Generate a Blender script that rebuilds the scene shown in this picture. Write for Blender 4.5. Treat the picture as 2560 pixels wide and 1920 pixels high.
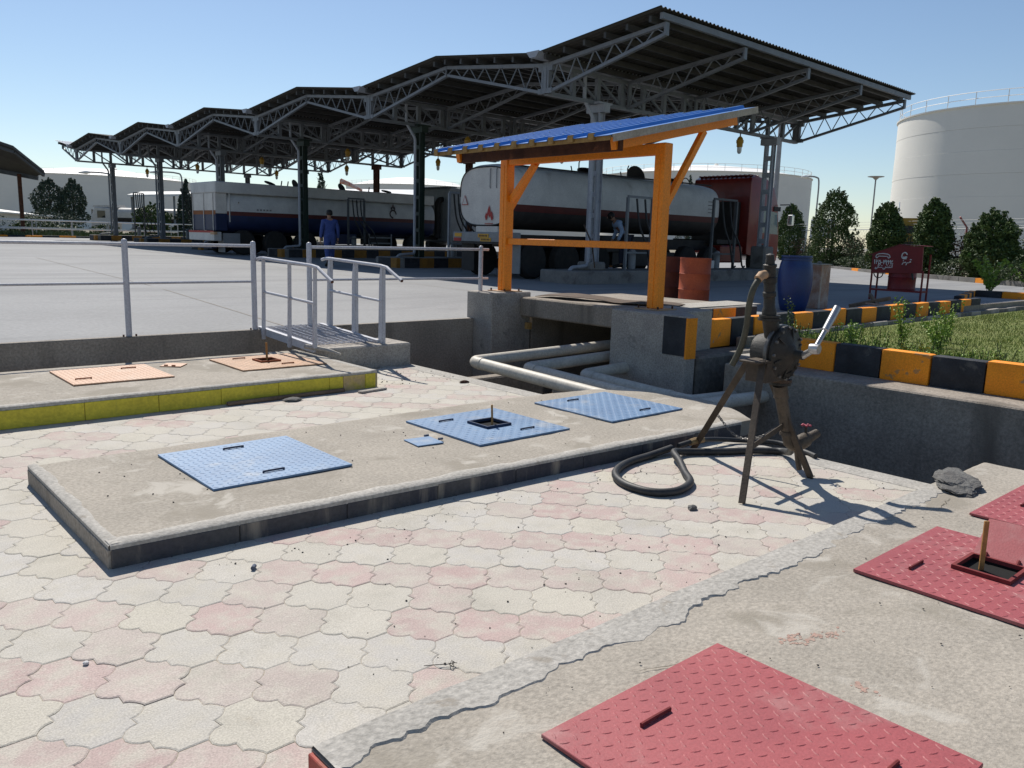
import bpy, bmesh, math, random
from mathutils import Vector, Matrix, noise
R = math.radians
random.seed(7)
for _o in list(bpy.data.objects): bpy.data.objects.remove(_o)
SC = bpy.context.scene
COL = SC.collection

# ------------------------------------------------------------------ camera
cd = bpy.data.cameras.new('camera'); cam = bpy.data.objects.new('camera', cd); COL.objects.link(cam)
cd.sensor_width = 36.0; cd.lens = 28.7356; cd.clip_start = 0.05; cd.clip_end = 6000
cam.matrix_world = Matrix(((0.75012499, 0.09543339, -0.65437372, 0.0),
                           (-0.66071124, 0.14976399, -0.73554837, 0.0),
                           (0.02780574, 0.98410529, 0.17539563, 1.6),
                           (0, 0, 0, 1)))
SC.camera = cam
SC.render.resolution_x = 1024; SC.render.resolution_y = 768
# ------------------------------------------------------------------ sky, sun, exposure
TRAVEL = Vector((-0.27, -0.86, -1.0)).normalized()          # the way sunlight travels
to_sun = -TRAVEL
w = bpy.data.worlds.new('World'); SC.world = w; w.use_nodes = True
nt = w.node_tree; nt.nodes.clear()
sky = nt.nodes.new('ShaderNodeTexSky'); sky.sky_type = 'NISHITA'; sky.sun_disc = False
sky.sun_elevation = math.asin(to_sun.z); sky.sun_rotation = math.atan2(to_sun.x, to_sun.y)
sky.altitude = 300; sky.air_density = 1.0; sky.dust_density = 0.3; sky.ozone_density = 2.4
bg = nt.nodes.new('ShaderNodeBackground'); bg.inputs[1].default_value = 0.092
wo = nt.nodes.new('ShaderNodeOutputWorld')
nt.links.new(sky.outputs[0], bg.inputs[0]); nt.links.new(bg.outputs[0], wo.inputs[0])
sd = bpy.data.lights.new('sun', 'SUN'); sd.energy = 4.9; sd.angle = R(0.53); sd.color = (1.0, 0.95, 0.87)
sun = bpy.data.objects.new('sun', sd); COL.objects.link(sun)
sun.rotation_euler = TRAVEL.to_track_quat('-Z', 'Y').to_euler(); sun.location = (0, 0, 30)
vs = SC.view_settings
vs.view_transform = 'Standard'; vs.look = 'None'; vs.exposure = 0.18; vs.gamma = 1.0; vs.use_curve_mapping = False

# ------------------------------------------------------------------ materials
MATS = {}
def M(name, c1, c2=None, s=3.0, rough=0.8, metal=0.0, bump=0.15, bs=70.0, stain=None, st=0.58, ss=1.3, sw=0.1, spec=0.35, fine=0.12, streak=False, coat=0.0, stain2=None, st2=.6, ss2=.8, sc2=None):
    """base colour wandering between c1 and c2, optional stains / wear in another colour, fine relief"""
    if name in MATS: return MATS[name]
    m = bpy.data.materials.new(name); MATS[name] = m; m.use_nodes = True
    n = m.node_tree; L = n.links.new; b = n.nodes['Principled BSDF']
    b.inputs['Roughness'].default_value = rough; b.inputs['Metallic'].default_value = metal
    b.inputs['Specular IOR Level'].default_value = spec
    if coat: b.inputs['Coat Weight'].default_value = coat
    if c2 is None: c2 = tuple(x * 0.82 for x in c1)
    g = n.nodes.new('ShaderNodeNewGeometry')
    co = g.outputs['Position']
    def noise_(scale, det=5.0, vec=None, dist=0.0):
        t = n.nodes.new('ShaderNodeTexNoise'); t.inputs['Scale'].default_value = scale
        t.inputs['Detail'].default_value = det; t.inputs['Roughness'].default_value = 0.6
        t.inputs['Distortion'].default_value = dist
        L(vec or co, t.inputs['Vector']); return t.outputs['Fac']
    def rng(f, a, c):
        r = n.nodes.new('ShaderNodeMapRange'); r.inputs[1].default_value = a; r.inputs[2].default_value = c
        r.interpolation_type = 'SMOOTHSTEP'
        L(f, r.inputs[0]); return r.outputs[0]
    def mix(f, a, c, mode='MIX'):
        x = n.nodes.new('ShaderNodeMix'); x.data_type = 'RGBA'; x.blend_type = mode
        if isinstance(f, float): x.inputs[0].default_value = f
        else: L(f, x.inputs[0])
        for i, q in ((6, a), (7, c)):
            if isinstance(q, tuple): x.inputs[i].default_value = (*q[:3], 1)
            else: L(q, x.inputs[i])
        return x.outputs[2]
    col = mix(rng(noise_(s), 0.3, 0.7), c1, c2)
    if fine:
        f = n.nodes.new('ShaderNodeMapRange'); L(noise_(bs * 0.7, 3), f.inputs[0])
        f.inputs[1].default_value = 0.3; f.inputs[2].default_value = 0.7
        f.inputs[3].default_value = 1 - fine * 1.6; f.inputs[4].default_value = 1 + fine
        cmb = n.nodes.new('ShaderNodeCombineColor')
        for i in range(3): L(f.outputs[0], cmb.inputs[i])
        col = mix(1.0, col, cmb.outputs[0], 'MULTIPLY')
    if stain:
        vec = None
        if streak:
            mp = n.nodes.new('ShaderNodeMapping'); mp.inputs['Scale'].default_value = (1, 1, 0.12); L(co, mp.inputs[0]); vec = mp.outputs[0]
        col = mix(rng(noise_(ss, 7, vec, 0.3), st, st + sw), col, stain)
    if stain2:
        v2 = None
        if sc2:
            m2 = n.nodes.new('ShaderNodeMapping'); m2.inputs['Scale'].default_value = sc2; m2.inputs['Rotation'].default_value = (0, 0, R(4)); L(co, m2.inputs[0]); v2 = m2.outputs[0]
        col = mix(rng(noise_(ss2, 8, v2, .6), st2, st2 + (.3 if sc2 else .12)), col, stain2)
    L(col, b.inputs['Base Color'])
    if bump:
        bp = n.nodes.new('ShaderNodeBump'); bp.inputs['Strength'].default_value = bump; bp.inputs['Distance'].default_value = 0.01
        L(noise_(bs, 4), bp.inputs['Height']); L(bp.outputs[0], b.inputs['Normal'])
    return m

def glass(name, c, rough=0.05):
    m = bpy.data.materials.new(name); m.use_nodes = True; MATS[name] = m
    b = m.node_tree.nodes['Principled BSDF']; b.inputs['Base Color'].default_value = (*c, 1); b.inputs['Roughness'].default_value = rough
    b.inputs['Specular IOR Level'].default_value = 0.6
    return m

M('conc_slab', (.385, .345, .29), (.325, .292, .245), s=1.5, rough=.95, bump=.45, bs=75, stain=(.275, .245, .20), st=.52, ss=1.7, sw=.14, fine=.16, stain2=(.44, .405, .35), st2=.56, ss2=3.3)
M('conc_mortar', (.43, .405, .365), (.36, .34, .305), s=5, rough=.93, bump=.5, bs=60, stain=(.29, .26, .22), st=.62, ss=7, fine=.18)
M('conc_wall', (.35, .305, .255), (.26, .225, .188), s=1.6, rough=.95, bump=.6, bs=55, stain=(.15, .128, .105), st=.54, ss=1.7, sw=.2, streak=True, fine=.2)
M('conc_block', (.42, .385, .34), (.33, .30, .27), s=3, rough=.95, bump=.7, bs=80, stain=(.21, .195, .178), st=.58, ss=4, fine=.22)
M('conc_yard', (.285, .285, .285), (.245, .245, .245), s=.35, rough=.85, bump=.15, bs=30, stain=(.205, .205, .207), st=.55, ss=.5, sw=.25, fine=.08, spec=.3, stain2=(.19, .19, .195), st2=.45, ss2=1.0, sc2=(.12, 1.3, 1))
M('conc_island', (.23, .22, .205), (.17, .16, .15), s=2, rough=.95, bump=.4, bs=50, stain=(.12, .11, .1), st=.55, ss=2)
M('sand_bed', (.40, .35, .28), (.32, .28, .22), s=6, rough=1, bump=.5, bs=120, fine=.2)
M('soil', (.12, .1, .075), (.08, .067, .05), s=4, rough=1, bump=.8, bs=40)
M('earth', (.26, .23, .18), (.19, .175, .12), s=.15, rough=1, bump=.3, bs=3)
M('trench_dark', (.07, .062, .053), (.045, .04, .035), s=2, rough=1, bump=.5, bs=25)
M('rubble', (.23, .215, .19), (.14, .13, .115), s=9, rough=1, bump=1.0, bs=35)
M('lawn_soil', (.14, .18, .045), (.17, .18, .06), s=5, rough=1, bump=.6, bs=60)
M('grass', (.20, .26, .05), (.27, .28, .085), s=2.2, rough=.7, bump=0, fine=0)
M('leaf_bright', (.26, .37, .05), (.16, .26, .04), s=6, rough=.55, bump=0, fine=0)
M('leaf_thuja', (.105, .155, .035), (.03, .062, .018), s=4.5, rough=.7, bump=0, fine=0)
M('leaf_pine', (.06, .09, .06), (.028, .05, .034), s=2.0, rough=.7, bump=0, fine=0)  # leaf green lightened so the colour carries the distance haze
M('leaf_hedge', (.08, .115, .035), (.045, .075, .026), s=3, rough=.6, bump=0, fine=0)
M('leaf_rose', (.10, .095, .04), (.16, .06, .045), s=5, rough=.6, bump=0, fine=0)
M('bark', (.1, .075, .05), (.06, .045, .03), s=6, rough=.95, bump=.6, bs=40)
M('kerb_yellow', (.95, .325, .018), (.88, .285, .018), s=5, rough=.75, bump=.35, bs=90, stain=(.42, .22, .08), st=.61, ss=7, sw=.05, stain2=(.36, .31, .25), st2=.66, ss2=11)
M('kerb_black', (.02, .021, .025), (.04, .042, .048), s=5, rough=.7, bump=.4, bs=90, stain=(.085, .08, .075), st=.60, ss=6, sw=.12, stain2=(.26, .24, .21), st2=.68, ss2=12)
M('island_yellow', (.36, .17, .03), (.25, .12, .025), s=5, rough=.8, bump=.2)
M('tile_black', (.045, .045, .058), (.085, .08, .08), s=3.2, rough=.72, bump=.45, bs=60, stain=(.25, .215, .175), st=.54, ss=4.2, sw=.13, streak=True)
M('tile_yellow', (.68, .56, .05), (.56, .46, .045), s=3, rough=.65, bump=.25, bs=60, stain=(.33, .27, .13), st=.62, ss=4, sw=.14, streak=True)
M('tile_faded', (.52, .37, .2), (.55, .43, .08), s=7, rough=.7, bump=.25, bs=60)
M('red_side', (.42, .06, .05), (.33, .1, .07), s=6, rough=.7, bump=.3, bs=60, stain=(.3, .22, .17), st=.64, ss=7)
def plate(n, a, c, dust): return M(n, a, c, s=2.2, rough=.55, bump=.1, bs=120, stain=dust, st=.52, ss=3.4, sw=.3, spec=.4, fine=.08)
plate('plate_blue', (.145, .25, .40), (.115, .205, .345), (.34, .36, .375))
plate('plate_peach', (.53, .31, .185), (.49, .28, .165), (.50, .36, .255))
plate('plate_red', (.36, .085, .09), (.31, .072, .078), (.40, .215, .20))
M('paint_spill', (.40, .25, .2), (.38, .29, .235), s=30, rough=.9, bump=.3)
M('plate_peach_dirty', (.48, .28, .16), (.3, .17, .09), s=3, rough=.6, bump=.15, bs=90, stain=(.6, .31, .15), st=.5, ss=3, sw=.3)
M('handle_blue', (.03, .05, .1), (.02, .03, .06)); M('handle_peach', (.33, .09, .03)); M('handle_red', (.2, .03, .03))
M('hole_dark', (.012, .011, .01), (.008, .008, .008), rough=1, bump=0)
M('stick_wood', (.42, .22, .07), (.32, .16, .05), s=20, rough=.7)
M('rail_grey', (.52, .52, .55), (.46, .46, .5), s=6, rough=.42, bump=.05, spec=.5, stain=(.3, .26, .22), st=.72, ss=9, sw=.05)
M('shelter_orange', (.95, .275, .006), (.90, .25, .006), s=3, rough=.5, bump=.08, spec=.45, stain=(.3, .13, .04), st=.72, ss=6, sw=.06)
M('roof_blue', (.05, .235, .62), (.042, .2, .55), s=4, rough=.33, bump=.03, spec=.55, fine=.04)
M('roof_end', (.36, .22, .07), (.26, .15, .05), s=8, rough=.7); M('roof_flash', (.42, .36, .3), (.34, .28, .22), s=5, rough=.5)
M('rust_brown', (.10, .04, .022), (.055, .022, .014), s=5, rough=.85, bump=.4, stain=(.16, .06, .03), st=.6, ss=6)
M('rust_plate', (.11, .07, .045), (.06, .04, .028), s=4, rough=.8, bump=.3)
M('pipe_cream', (.58, .54, .46), (.5, .46, .39), s=4, rough=.55, bump=.06, bs=40, stain=(.1, .085, .07), st=.70, ss=16, sw=.03)
M('pump_iron', (.045, .042, .036), (.028, .026, .024), s=12, rough=.5, metal=.35, bump=.5, bs=130, stain=(.09, .065, .042), st=.62, ss=18)
M('pump_steel', (.22, .21, .2), (.13, .125, .12), s=14, rough=.4, metal=.6, bump=.2)
M('pump_pipe', (.12, .095, .07), (.065, .052, .04), s=10, rough=.6, metal=.3, bump=.4, bs=90)
M('tripod_iron', (.09, .07, .052), (.055, .042, .032), s=9, rough=.65, metal=.3, bump=.25)
M('crank_bright', (.5, .5, .5), (.42, .42, .42), s=9, rough=.35, metal=.7, bump=.05)
M('rubber', (.025, .026, .028), (.04, .04, .04), s=8, rough=.55, bump=.15, bs=60, stain=(.085, .08, .075), st=.64, ss=12)
M('hose_olive', (.07, .07, .05), (.05, .05, .035), s=8, rough=.6); M('brass', (.42, .3, .15), (.3, .2, .1), s=12, rough=.5, metal=.5)
M('cuff', (.5, .33, .2), (.4, .25, .14), s=9, rough=.7); M('valve_red', (.4, .05, .09), (.3, .04, .07), rough=.6)
M('drum_blue', (.012, .04, .165), (.010, .03, .13), s=3, rough=.42, bump=.05, spec=.45, stain=(.03, .04, .07), st=.6, ss=2.5, sw=.3)
M('drum_orange', (.42, .085, .03), (.33, .062, .024), s=4, rough=.6, bump=.15, stain=(.16, .04, .02), st=.6, ss=4, sw=.2)
M('drum_brown', (.12, .03, .016), (.08, .02, .012), s=4, rough=.7, bump=.2)
M('box_rust', (.44, .35, .3), (.33, .18, .12), s=7, rough=.85, bump=.3, stain=(.42, .37, .32), st=.55, ss=9, streak=True)
M('wood_old', (.22, .15, .1), (.15, .1, .065), s=8, rough=.9, bump=.4); M('wood_pink', (.5, .34, .27), (.42, .28, .22), s=6)
M('fire_red', (.2, .018, .02), (.15, .014, .016), s=3, rough=.5, bump=.08, stain=(.17, .05, .03), st=.66, ss=4)
M('white_paint', (.72, .72, .7), (.64, .64, .62), s=4, rough=.6, bump=.05)
M('steel_canopy', (.185, .20, .22), (.145, .157, .175), s=3, rough=.5, bump=.06, spec=.45)
M('steel_dark', (.10, .108, .115), (.07, .076, .082), s=3, rough=.6, bump=.06)
M('steel_col', (.36, .38, .42), (.28, .3, .34), s=3, rough=.5, bump=.06, spec=.45)
M('col_green', (.022, .042, .032), (.016, .03, .024), s=3, rough=.55, bump=.08)
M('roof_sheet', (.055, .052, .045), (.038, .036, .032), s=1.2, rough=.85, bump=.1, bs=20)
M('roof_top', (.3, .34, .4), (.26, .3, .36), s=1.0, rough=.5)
M('purlin', (.07, .07, .068), (.05, .05, .05), rough=.6)
M('lamp_yellow', (.48, .27, .03), (.38, .2, .03), rough=.5); glass('lamp_glass', (.62, .64, .64), .12)
M('tank_white', (.76, .735, .68), (.72, .70, .65), s=.25, rough=.6, bump=.02, fine=.02, spec=.25)
M('tank_roof', (.8, .78, .74), (.77, .75, .72), s=.3, rough=.6, bump=0, fine=0)
M('trk_white', (.55, .55, .53), (.46, .46, .45), s=2, rough=.5, bump=.04, stain=(.26, .25, .235), st=.56, ss=1.6, sw=.25, streak=True)
M('trk_panel', (.58, .56, .52), (.5, .48, .45), s=2.5, rough=.5, bump=.04, stain=(.36, .33, .29), st=.58, ss=2, sw=.2, streak=True)
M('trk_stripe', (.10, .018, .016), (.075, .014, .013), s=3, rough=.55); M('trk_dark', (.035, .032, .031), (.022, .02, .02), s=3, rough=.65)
M('trk_blue', (.012, .022, .075), (.009, .017, .055), s=2, rough=.5, bump=.05); M('trk_grey', (.24, .25, .26), (.2, .21, .22), s=3, rough=.5)
M('trk_rust', (.26, .1, .035), (.2, .075, .03), s=4); M('trk_red', (.21, .015, .010), (.17, .012, .008), s=3, rough=.35, spec=.5, bump=.03, coat=.2)
M('tyre', (.018, .018, .018), (.03, .028, .026), s=6, rough=.85, bump=.3); M('rim', (.06, .055, .05), (.035, .032, .03), s=8, rough=.6, metal=.3)
M('mark_red', (.38, .04, .035), (.32, .035, .03), rough=.6, bump=0); M('mark_dark', (.05, .035, .035), rough=.6, bump=0)
M('mark_yellow', (.6, .33, .03), (.55, .28, .03), rough=.5, bump=0); M('mark_grey', (.2, .2, .2), rough=.6, bump=0)
glass('win_dark', (.015, .02, .025)); glass('win_sky', (.09, .15, .17), .08)
M('chrome', (.6, .6, .6), (.5, .5, .5), rough=.2, metal=.9, bump=0)
M('cloth_blue', (.045, .075, .24), (.035, .06, .2), s=9, rough=.9, bump=.3, bs=40); M('cloth_pale', (.3, .4, .55), (.24, .33, .48), s=9, rough=.9)
M('cloth_dark', (.04, .045, .07), rough=.9); M('skin', (.3, .17, .11), (.26, .145, .095), rough=.6, bump=.05); M('hair', (.012, .01, .01), rough=.6); M('shoe', (.02, .018, .016), rough=.6)
M('fence_grey', (.42, .43, .43), (.36, .37, .37), rough=.6, bump=0); M('fence_red', (.32, .05, .05), (.22, .08, .07), rough=.6, bump=0)
M('sign_blue', (.06, .14, .42), rough=.5, bump=0); M('stair_yellow', (.42, .25, .04), rough=.7); M('pole_grey', (.34, .33, .33), rough=.5, bump=0)
M('windsock', (.5, .09, .04), (.55, .5, .45), s=1.5, rough=.8, bump=0)
M('rock', (.17, .165, .155), (.11, .105, .1), s=8, rough=1, bump=1.0, bs=60)
M('pebble', (.09, .08, .075), (.05, .045, .04), s=20, rough=.9); M('pebble_white', (.7, .68, .66), rough=.8); M('pebble_blue', (.1, .12, .17), rough=.6)

def paver_mat(name, kind):
    m = bpy.data.materials.new(name); MATS[name] = m; m.use_nodes = True
    n = m.node_tree; L = n.links.new; b = n.nodes['Principled BSDF']; b.inputs['Roughness'].default_value = .88
    b.inputs['Specular IOR Level'].default_value = .3
    a = n.nodes.new('ShaderNodeAttribute'); a.attribute_type = kind; a.attribute_name = 'tint'
    g = n.nodes.new('ShaderNodeNewGeometry')
    def nz(s, d=5):
        t = n.nodes.new('ShaderNodeTexNoise'); t.inputs['Scale'].default_value = s; t.inputs['Detail'].default_value = d
        t.inputs['Roughness'].default_value = .62; L(g.outputs['Position'], t.inputs['Vector']); return t.outputs['Fac']
    def mr(f, lo, hi, a0=0., a1=1.):
        r = n.nodes.new('ShaderNodeMapRange'); L(f, r.inputs[0]); r.interpolation_type = 'SMOOTHSTEP'
        for i, q in enumerate((lo, hi, a0, a1)): r.inputs[i + 1].default_value = q
        return r.outputs[0]
    def mix(f, x, y, mode='MIX'):
        k = n.nodes.new('ShaderNodeMix'); k.data_type = 'RGBA'; k.blend_type = mode
        (L(f, k.inputs[0]) if not isinstance(f, float) else setattr(k.inputs[0], 'default_value', f))
        for i, q in ((6, x), (7, y)):
            if isinstance(q, tuple): k.inputs[i].default_value = (*q, 1)
            else: L(q, k.inputs[i])
        return k.outputs[2]
    c = mix(mr(nz(7.5, 7), .40, .66, 0, .85), a.outputs['Color'], (.485, .45, .385))
    c = mix(mr(nz(2.6, 7), .5, .7, 0, .55), c, (.385, .36, .305))
    c = mix(mr(nz(24, 6), .58, .72, 0, .4), c, (.56, .52, .46))
    c = mix(mr(nz(1.3), .66, .74, 0, .25), c, (.46, .32, .17))
    f = mr(nz(150, 4), .3, .7, .80, 1.12)
    cc = n.nodes.new('ShaderNodeCombineColor')
    for i in range(3): L(f, cc.inputs[i])
    c = mix(1.0, c, cc.outputs[0], 'MULTIPLY')
    L(c, b.inputs['Base Color'])
    ad = n.nodes.new('ShaderNodeMath'); ad.operation = 'MULTIPLY'; L(nz(140, 3), ad.inputs[0]); L(mr(nz(4.2), .4, .65, .15, 1.0), ad.inputs[1])
    bp = n.nodes.new('ShaderNodeBump'); bp.inputs['Strength'].default_value = .55; bp.inputs['Distance'].default_value = .006
    L(ad.outputs[0], bp.inputs['Height']); L(bp.outputs[0], b.inputs['Normal'])
paver_mat('paver', 'OBJECT'); paver_mat('paver_joined', 'GEOMETRY')

# ------------------------------------------------------------------ mesh builder
Z = Vector((0, 0, 1))
class B:
    def __init__(s): s.v = []; s.f = []
    def add(s, vs_, fs):
        o = len(s.v); s.v += [Vector(x) for x in vs_]; s.f += [tuple(i + o for i in f) for f in fs]; return s
    def box(s, x0, x1, y0, y1, z0, z1):
        return s.add([(x0, y0, z0), (x1, y0, z0), (x1, y1, z0), (x0, y1, z0), (x0, y0, z1), (x1, y0, z1), (x1, y1, z1), (x0, y1, z1)],
                     [(0, 3, 2, 1), (4, 5, 6, 7), (0, 1, 5, 4), (1, 2, 6, 5), (2, 3, 7, 6), (3, 0, 4, 7)])
    def hexa(s, p):      # 8 points, bottom four then top four
        return s.add(p, [(0, 3, 2, 1), (4, 5, 6, 7), (0, 1, 5, 4), (1, 2, 6, 5), (2, 3, 7, 6), (3, 0, 4, 7)])
    def bar(s, p, q, w, h, up=Z):
        p = Vector(p); q = Vector(q); d = (q - p).normalized()
        a = d.cross(Vector(up))
        if a.length < 1e-4: a = d.cross(Vector((1, 0, 0)))
        a.normalize(); u = a.cross(d).normalized(); a = a * w / 2; u = u * h / 2
        return s.hexa([p - a - u, q - a - u, q + a - u, p + a - u, p - a + u, q - a + u, q + a + u, p + a + u])
    def tube(s, pts, r, n=8, caps=True):
        pts = [Vector(p) for p in pts]; k = len(pts); rr = r if isinstance(r, (list, tuple)) else [r] * k
        o = len(s.v); nrm = None
        for i, p in enumerate(pts):
            t = (pts[min(i + 1, k - 1)] - pts[max(i - 1, 0)])
            t = t.normalized() if t.length > 1e-9 else Z
            if nrm is None:
                nrm = t.cross(Z)
                if nrm.length < 1e-3: nrm = t.cross(Vector((1, 0, 0)))
            nrm = (nrm - t * nrm.dot(t))
            if nrm.length < 1e-6: nrm = t.cross(Vector((0.3, 1, 0.2)))
            nrm.normalize(); bi = t.cross(nrm)
            for j in range(n):
                a = 2 * math.pi * j / n; s.v.append(p + (nrm * math.cos(a) + bi * math.sin(a)) * rr[i])
        for i in range(k - 1):
            for j in range(n):
                s.f.append((o + i * n + j, o + i * n + (j + 1) % n, o + (i + 1) * n + (j + 1) % n, o + (i + 1) * n + j))
        if caps:
            s.f.append(tuple(o + j for j in reversed(range(n)))); s.f.append(tuple(o + (k - 1) * n + j for j in range(n)))
        return s
    def cyl(s, p, q, r, r2=None, n=14): return s.tube([p, q], [r, r if r2 is None else r2], n)
    def lathe(s, prof, c=(0, 0, 0), axis=Z, n=24, a0=0., a1=2 * math.pi):
        c = Vector(c); ax = Vector(axis).normalized(); e1 = ax.orthogonal().normalized(); e2 = ax.cross(e1)
        full = abs(a1 - a0 - 2 * math.pi) < 1e-6; m = n if full else n + 1; o = len(s.v)
        for r, z in prof:
            for j in range(m):
                a = a0 + (a1 - a0) * j / n; s.v.append(c + ax * z + (e1 * math.cos(a) + e2 * math.sin(a)) * r)
        for i in range(len(prof) - 1):
            for j in range(n):
                j2 = (j + 1) % m if full else j + 1
                s.f.append((o + i * m + j, o + i * m + j2, o + (i + 1) * m + j2, o + (i + 1) * m + j))
        if full:
            if prof[0][0] > 1e-4: s.f.append(tuple(o + j for j in reversed(range(m))))
            if prof[-1][0] > 1e-4: s.f.append(tuple(o + (len(prof) - 1) * m + j for j in range(m)))
        return s
    def prism(s, poly, z0, z1):
        k = len(poly)
        return s.add([(x, y, z0) for x, y in poly] + [(x, y, z1) for x, y in poly],
                     [tuple(reversed(range(k))), tuple(range(k, 2 * k))] + [(i, (i + 1) % k, k + (i + 1) % k, k + i) for i in range(k)])
    def prism_dir(s, poly3, d):
        d = Vector(d); k = len(poly3); p = [Vector(x) for x in poly3]
        return s.add(p + [x + d for x in p], [tuple(reversed(range(k))), tuple(range(k, 2 * k))] + [(i, (i + 1) % k, k + (i + 1) % k, k + i) for i in range(k)])
    def mesh(s, name, off=Vector((0, 0, 0)), smooth=False, bev=0., seg=1, fix=True, ang=35):
        me = bpy.data.meshes.new(name); me.from_pydata([tuple(x - off) for x in s.v], [], s.f)
        if bev or fix:
            bm = bmesh.new(); bm.from_mesh(me)
            if fix: bmesh.ops.recalc_face_normals(bm, faces=bm.faces)
            if bev:
                es = [e for e in bm.edges if len(e.link_faces) == 2 and e.calc_face_angle(0) > R(30)]
                bmesh.ops.bevel(bm, geom=es, offset=bev, offset_type='OFFSET', segments=seg, profile=.6, affect='EDGES', clamp_overlap=True)
            bm.to_mesh(me); bm.free()
        if smooth:
            me.shade_smooth(); me.set_sharp_from_angle(angle=R(ang))
        me.update(); return me
def gloc(o):
    v = Vector((0, 0, 0))
    while o is not None: v = v + o.location; o = o.parent
    return v
def link(name, me, mat=None, parent=None):
    o = bpy.data.objects.new(name, me); COL.objects.link(o); o.parent = parent
    if mat is not None and me is not None and not me.materials: me.materials.append(MATS[mat] if isinstance(mat, str) else mat)
    return o
def put(b, name, mat, parent=None, local=False, **k):
    off = Vector((0, 0, 0)) if local or parent is None else gloc(parent)
    return link(name, b.mesh(name, off, **k), mat, parent)
def tag(o, label=None, cat=None, group=None, kind=None):
    if label: o['label'] = label
    if cat: o['category'] = cat
    if group: o['group'] = group
    if kind: o['kind'] = kind
    return o
def thing(name, label, cat, loc=(0, 0, 0), rz=0., group=None):
    o = bpy.data.objects.new(name, None); COL.objects.link(o); o.location = loc; o.rotation_euler = (0, 0, rz); o.empty_display_size = .2
    return tag(o, label, cat, group)
def struct(b, name, mat, parent=None, **k): return tag(put(b, name, mat, parent, **k), kind='structure')
def copy_tree(o, parent=None):
    c = o.copy(); COL.objects.link(c); c.parent = parent
    for ch in list(o.children): copy_tree(ch, c)
    return c
def smoothpts(P, k=6):
    P = [Vector(p) for p in P]; out = []
    for i in range(len(P) - 1):
        a, b, c, d = P[max(i - 1, 0)], P[i], P[i + 1], P[min(i + 2, len(P) - 1)]
        for j in range(k):
            t = j / k; out.append(.5 * ((2 * b) + (c - a) * t + (2 * a - 5 * b + 4 * c - d) * t * t + (3 * b - a - 3 * c + d) * t ** 3))
    out.append(P[-1]); return out
def interp(x, xs, ys):
    if x <= xs[0]: return ys[0]
    for i in range(len(xs) - 1):
        if x <= xs[i + 1]: return ys[i] + (ys[i + 1] - ys[i]) * (x - xs[i]) / (xs[i + 1] - xs[i])
    return ys[-1]
def gz(x, y):
    b = interp(y, [10, 16, 23, 40, 58], [.35, .5, .55, .68, .8])
    return b + max(0, .47 - b) * interp(x, [8.05, 10.5], [0, 1])
# ================================================================== SETTING
def grid_sheet(name, mat, xs, ys, zf, skip=lambda a, b, c, d: False, **k):
    b = B(); idx = {}
    for i, x in enumerate(xs):
        for j, y in enumerate(ys): idx[i, j] = len(b.v); b.v.append(Vector((x, y, zf(x, y))))
    for i in range(len(xs) - 1):
        for j in range(len(ys) - 1):
            if not skip(xs[i], xs[i + 1], ys[j], ys[j + 1]): b.f.append((idx[i, j], idx[i + 1, j], idx[i + 1, j + 1], idx[i, j + 1]))
    return struct(b, name, mat, fix=False, **k)
YB = [10, 12, 14, 16, 19.5, 23, 31, 40, 49, 58]
grid_sheet('ground', 'earth', [-3000, -12, 12, 3000], [-3000, -12] + YB + [3000], lambda x, y: (gz(-10, y) - .06) if y > 9 else .2,
           skip=lambda a, b, c, d: a >= -12 and b <= 12 and c >= -12 and d <= 10)
yard = grid_sheet('yard', 'conc_yard', [-60, -20, -5, 0, 4, 8.05, 9, 10.5, 15, 25, 40, 60], YB + [62], gz)
grid_sheet('yard_apron', 'conc_yard', [8.9, 10.5, 15, 23, 60], [6.62, 8, 10], gz)
grid_sheet('road', 'conc_yard', [23, 40, 60], [-25, 0, 6.62], lambda x, y: .47)
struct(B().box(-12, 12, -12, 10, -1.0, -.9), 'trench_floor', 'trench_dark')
b = B(); b.box(-12, 5.80, -12, 8.47, -.9, -.0034); struct(b, 'terrace_base', 'sand_bed')
b = B(); b.box(-12, 4.60, 8.47, 9.2, -.9, -.02); struct(b, 'terrace_shoulder', 'conc_wall')
# joints sawn into the yard concrete
for k, (x0, y0, x1, y1) in enumerate([(4.95, 10.02, 5.9, 29), (10.9, 12, 11.3, 40), (-1.2, 10.02, -.3, 40), (-8, 17.1, 12.2, 17.3), (-8, 25, 12, 25.2)]):
    b = B(); N = 14
    for i in range(N):
        p = Vector((x0 + (x1 - x0) * i / N, y0 + (y1 - y0) * i / N, 0)); q = Vector((x0 + (x1 - x0) * (i + 1) / N, y0 + (y1 - y0) * (i + 1) / N, 0))
        d = (q - p).normalized().cross(Z) * .009
        pts = [p - d, q - d, q + d, p + d]
        b.add([(v.x, v.y, gz(v.x, v.y) + .004) for v in pts], [(0, 1, 2, 3)])
    put(b, 'yard_joint', 'conc_wall', yard, fix=False)

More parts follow.
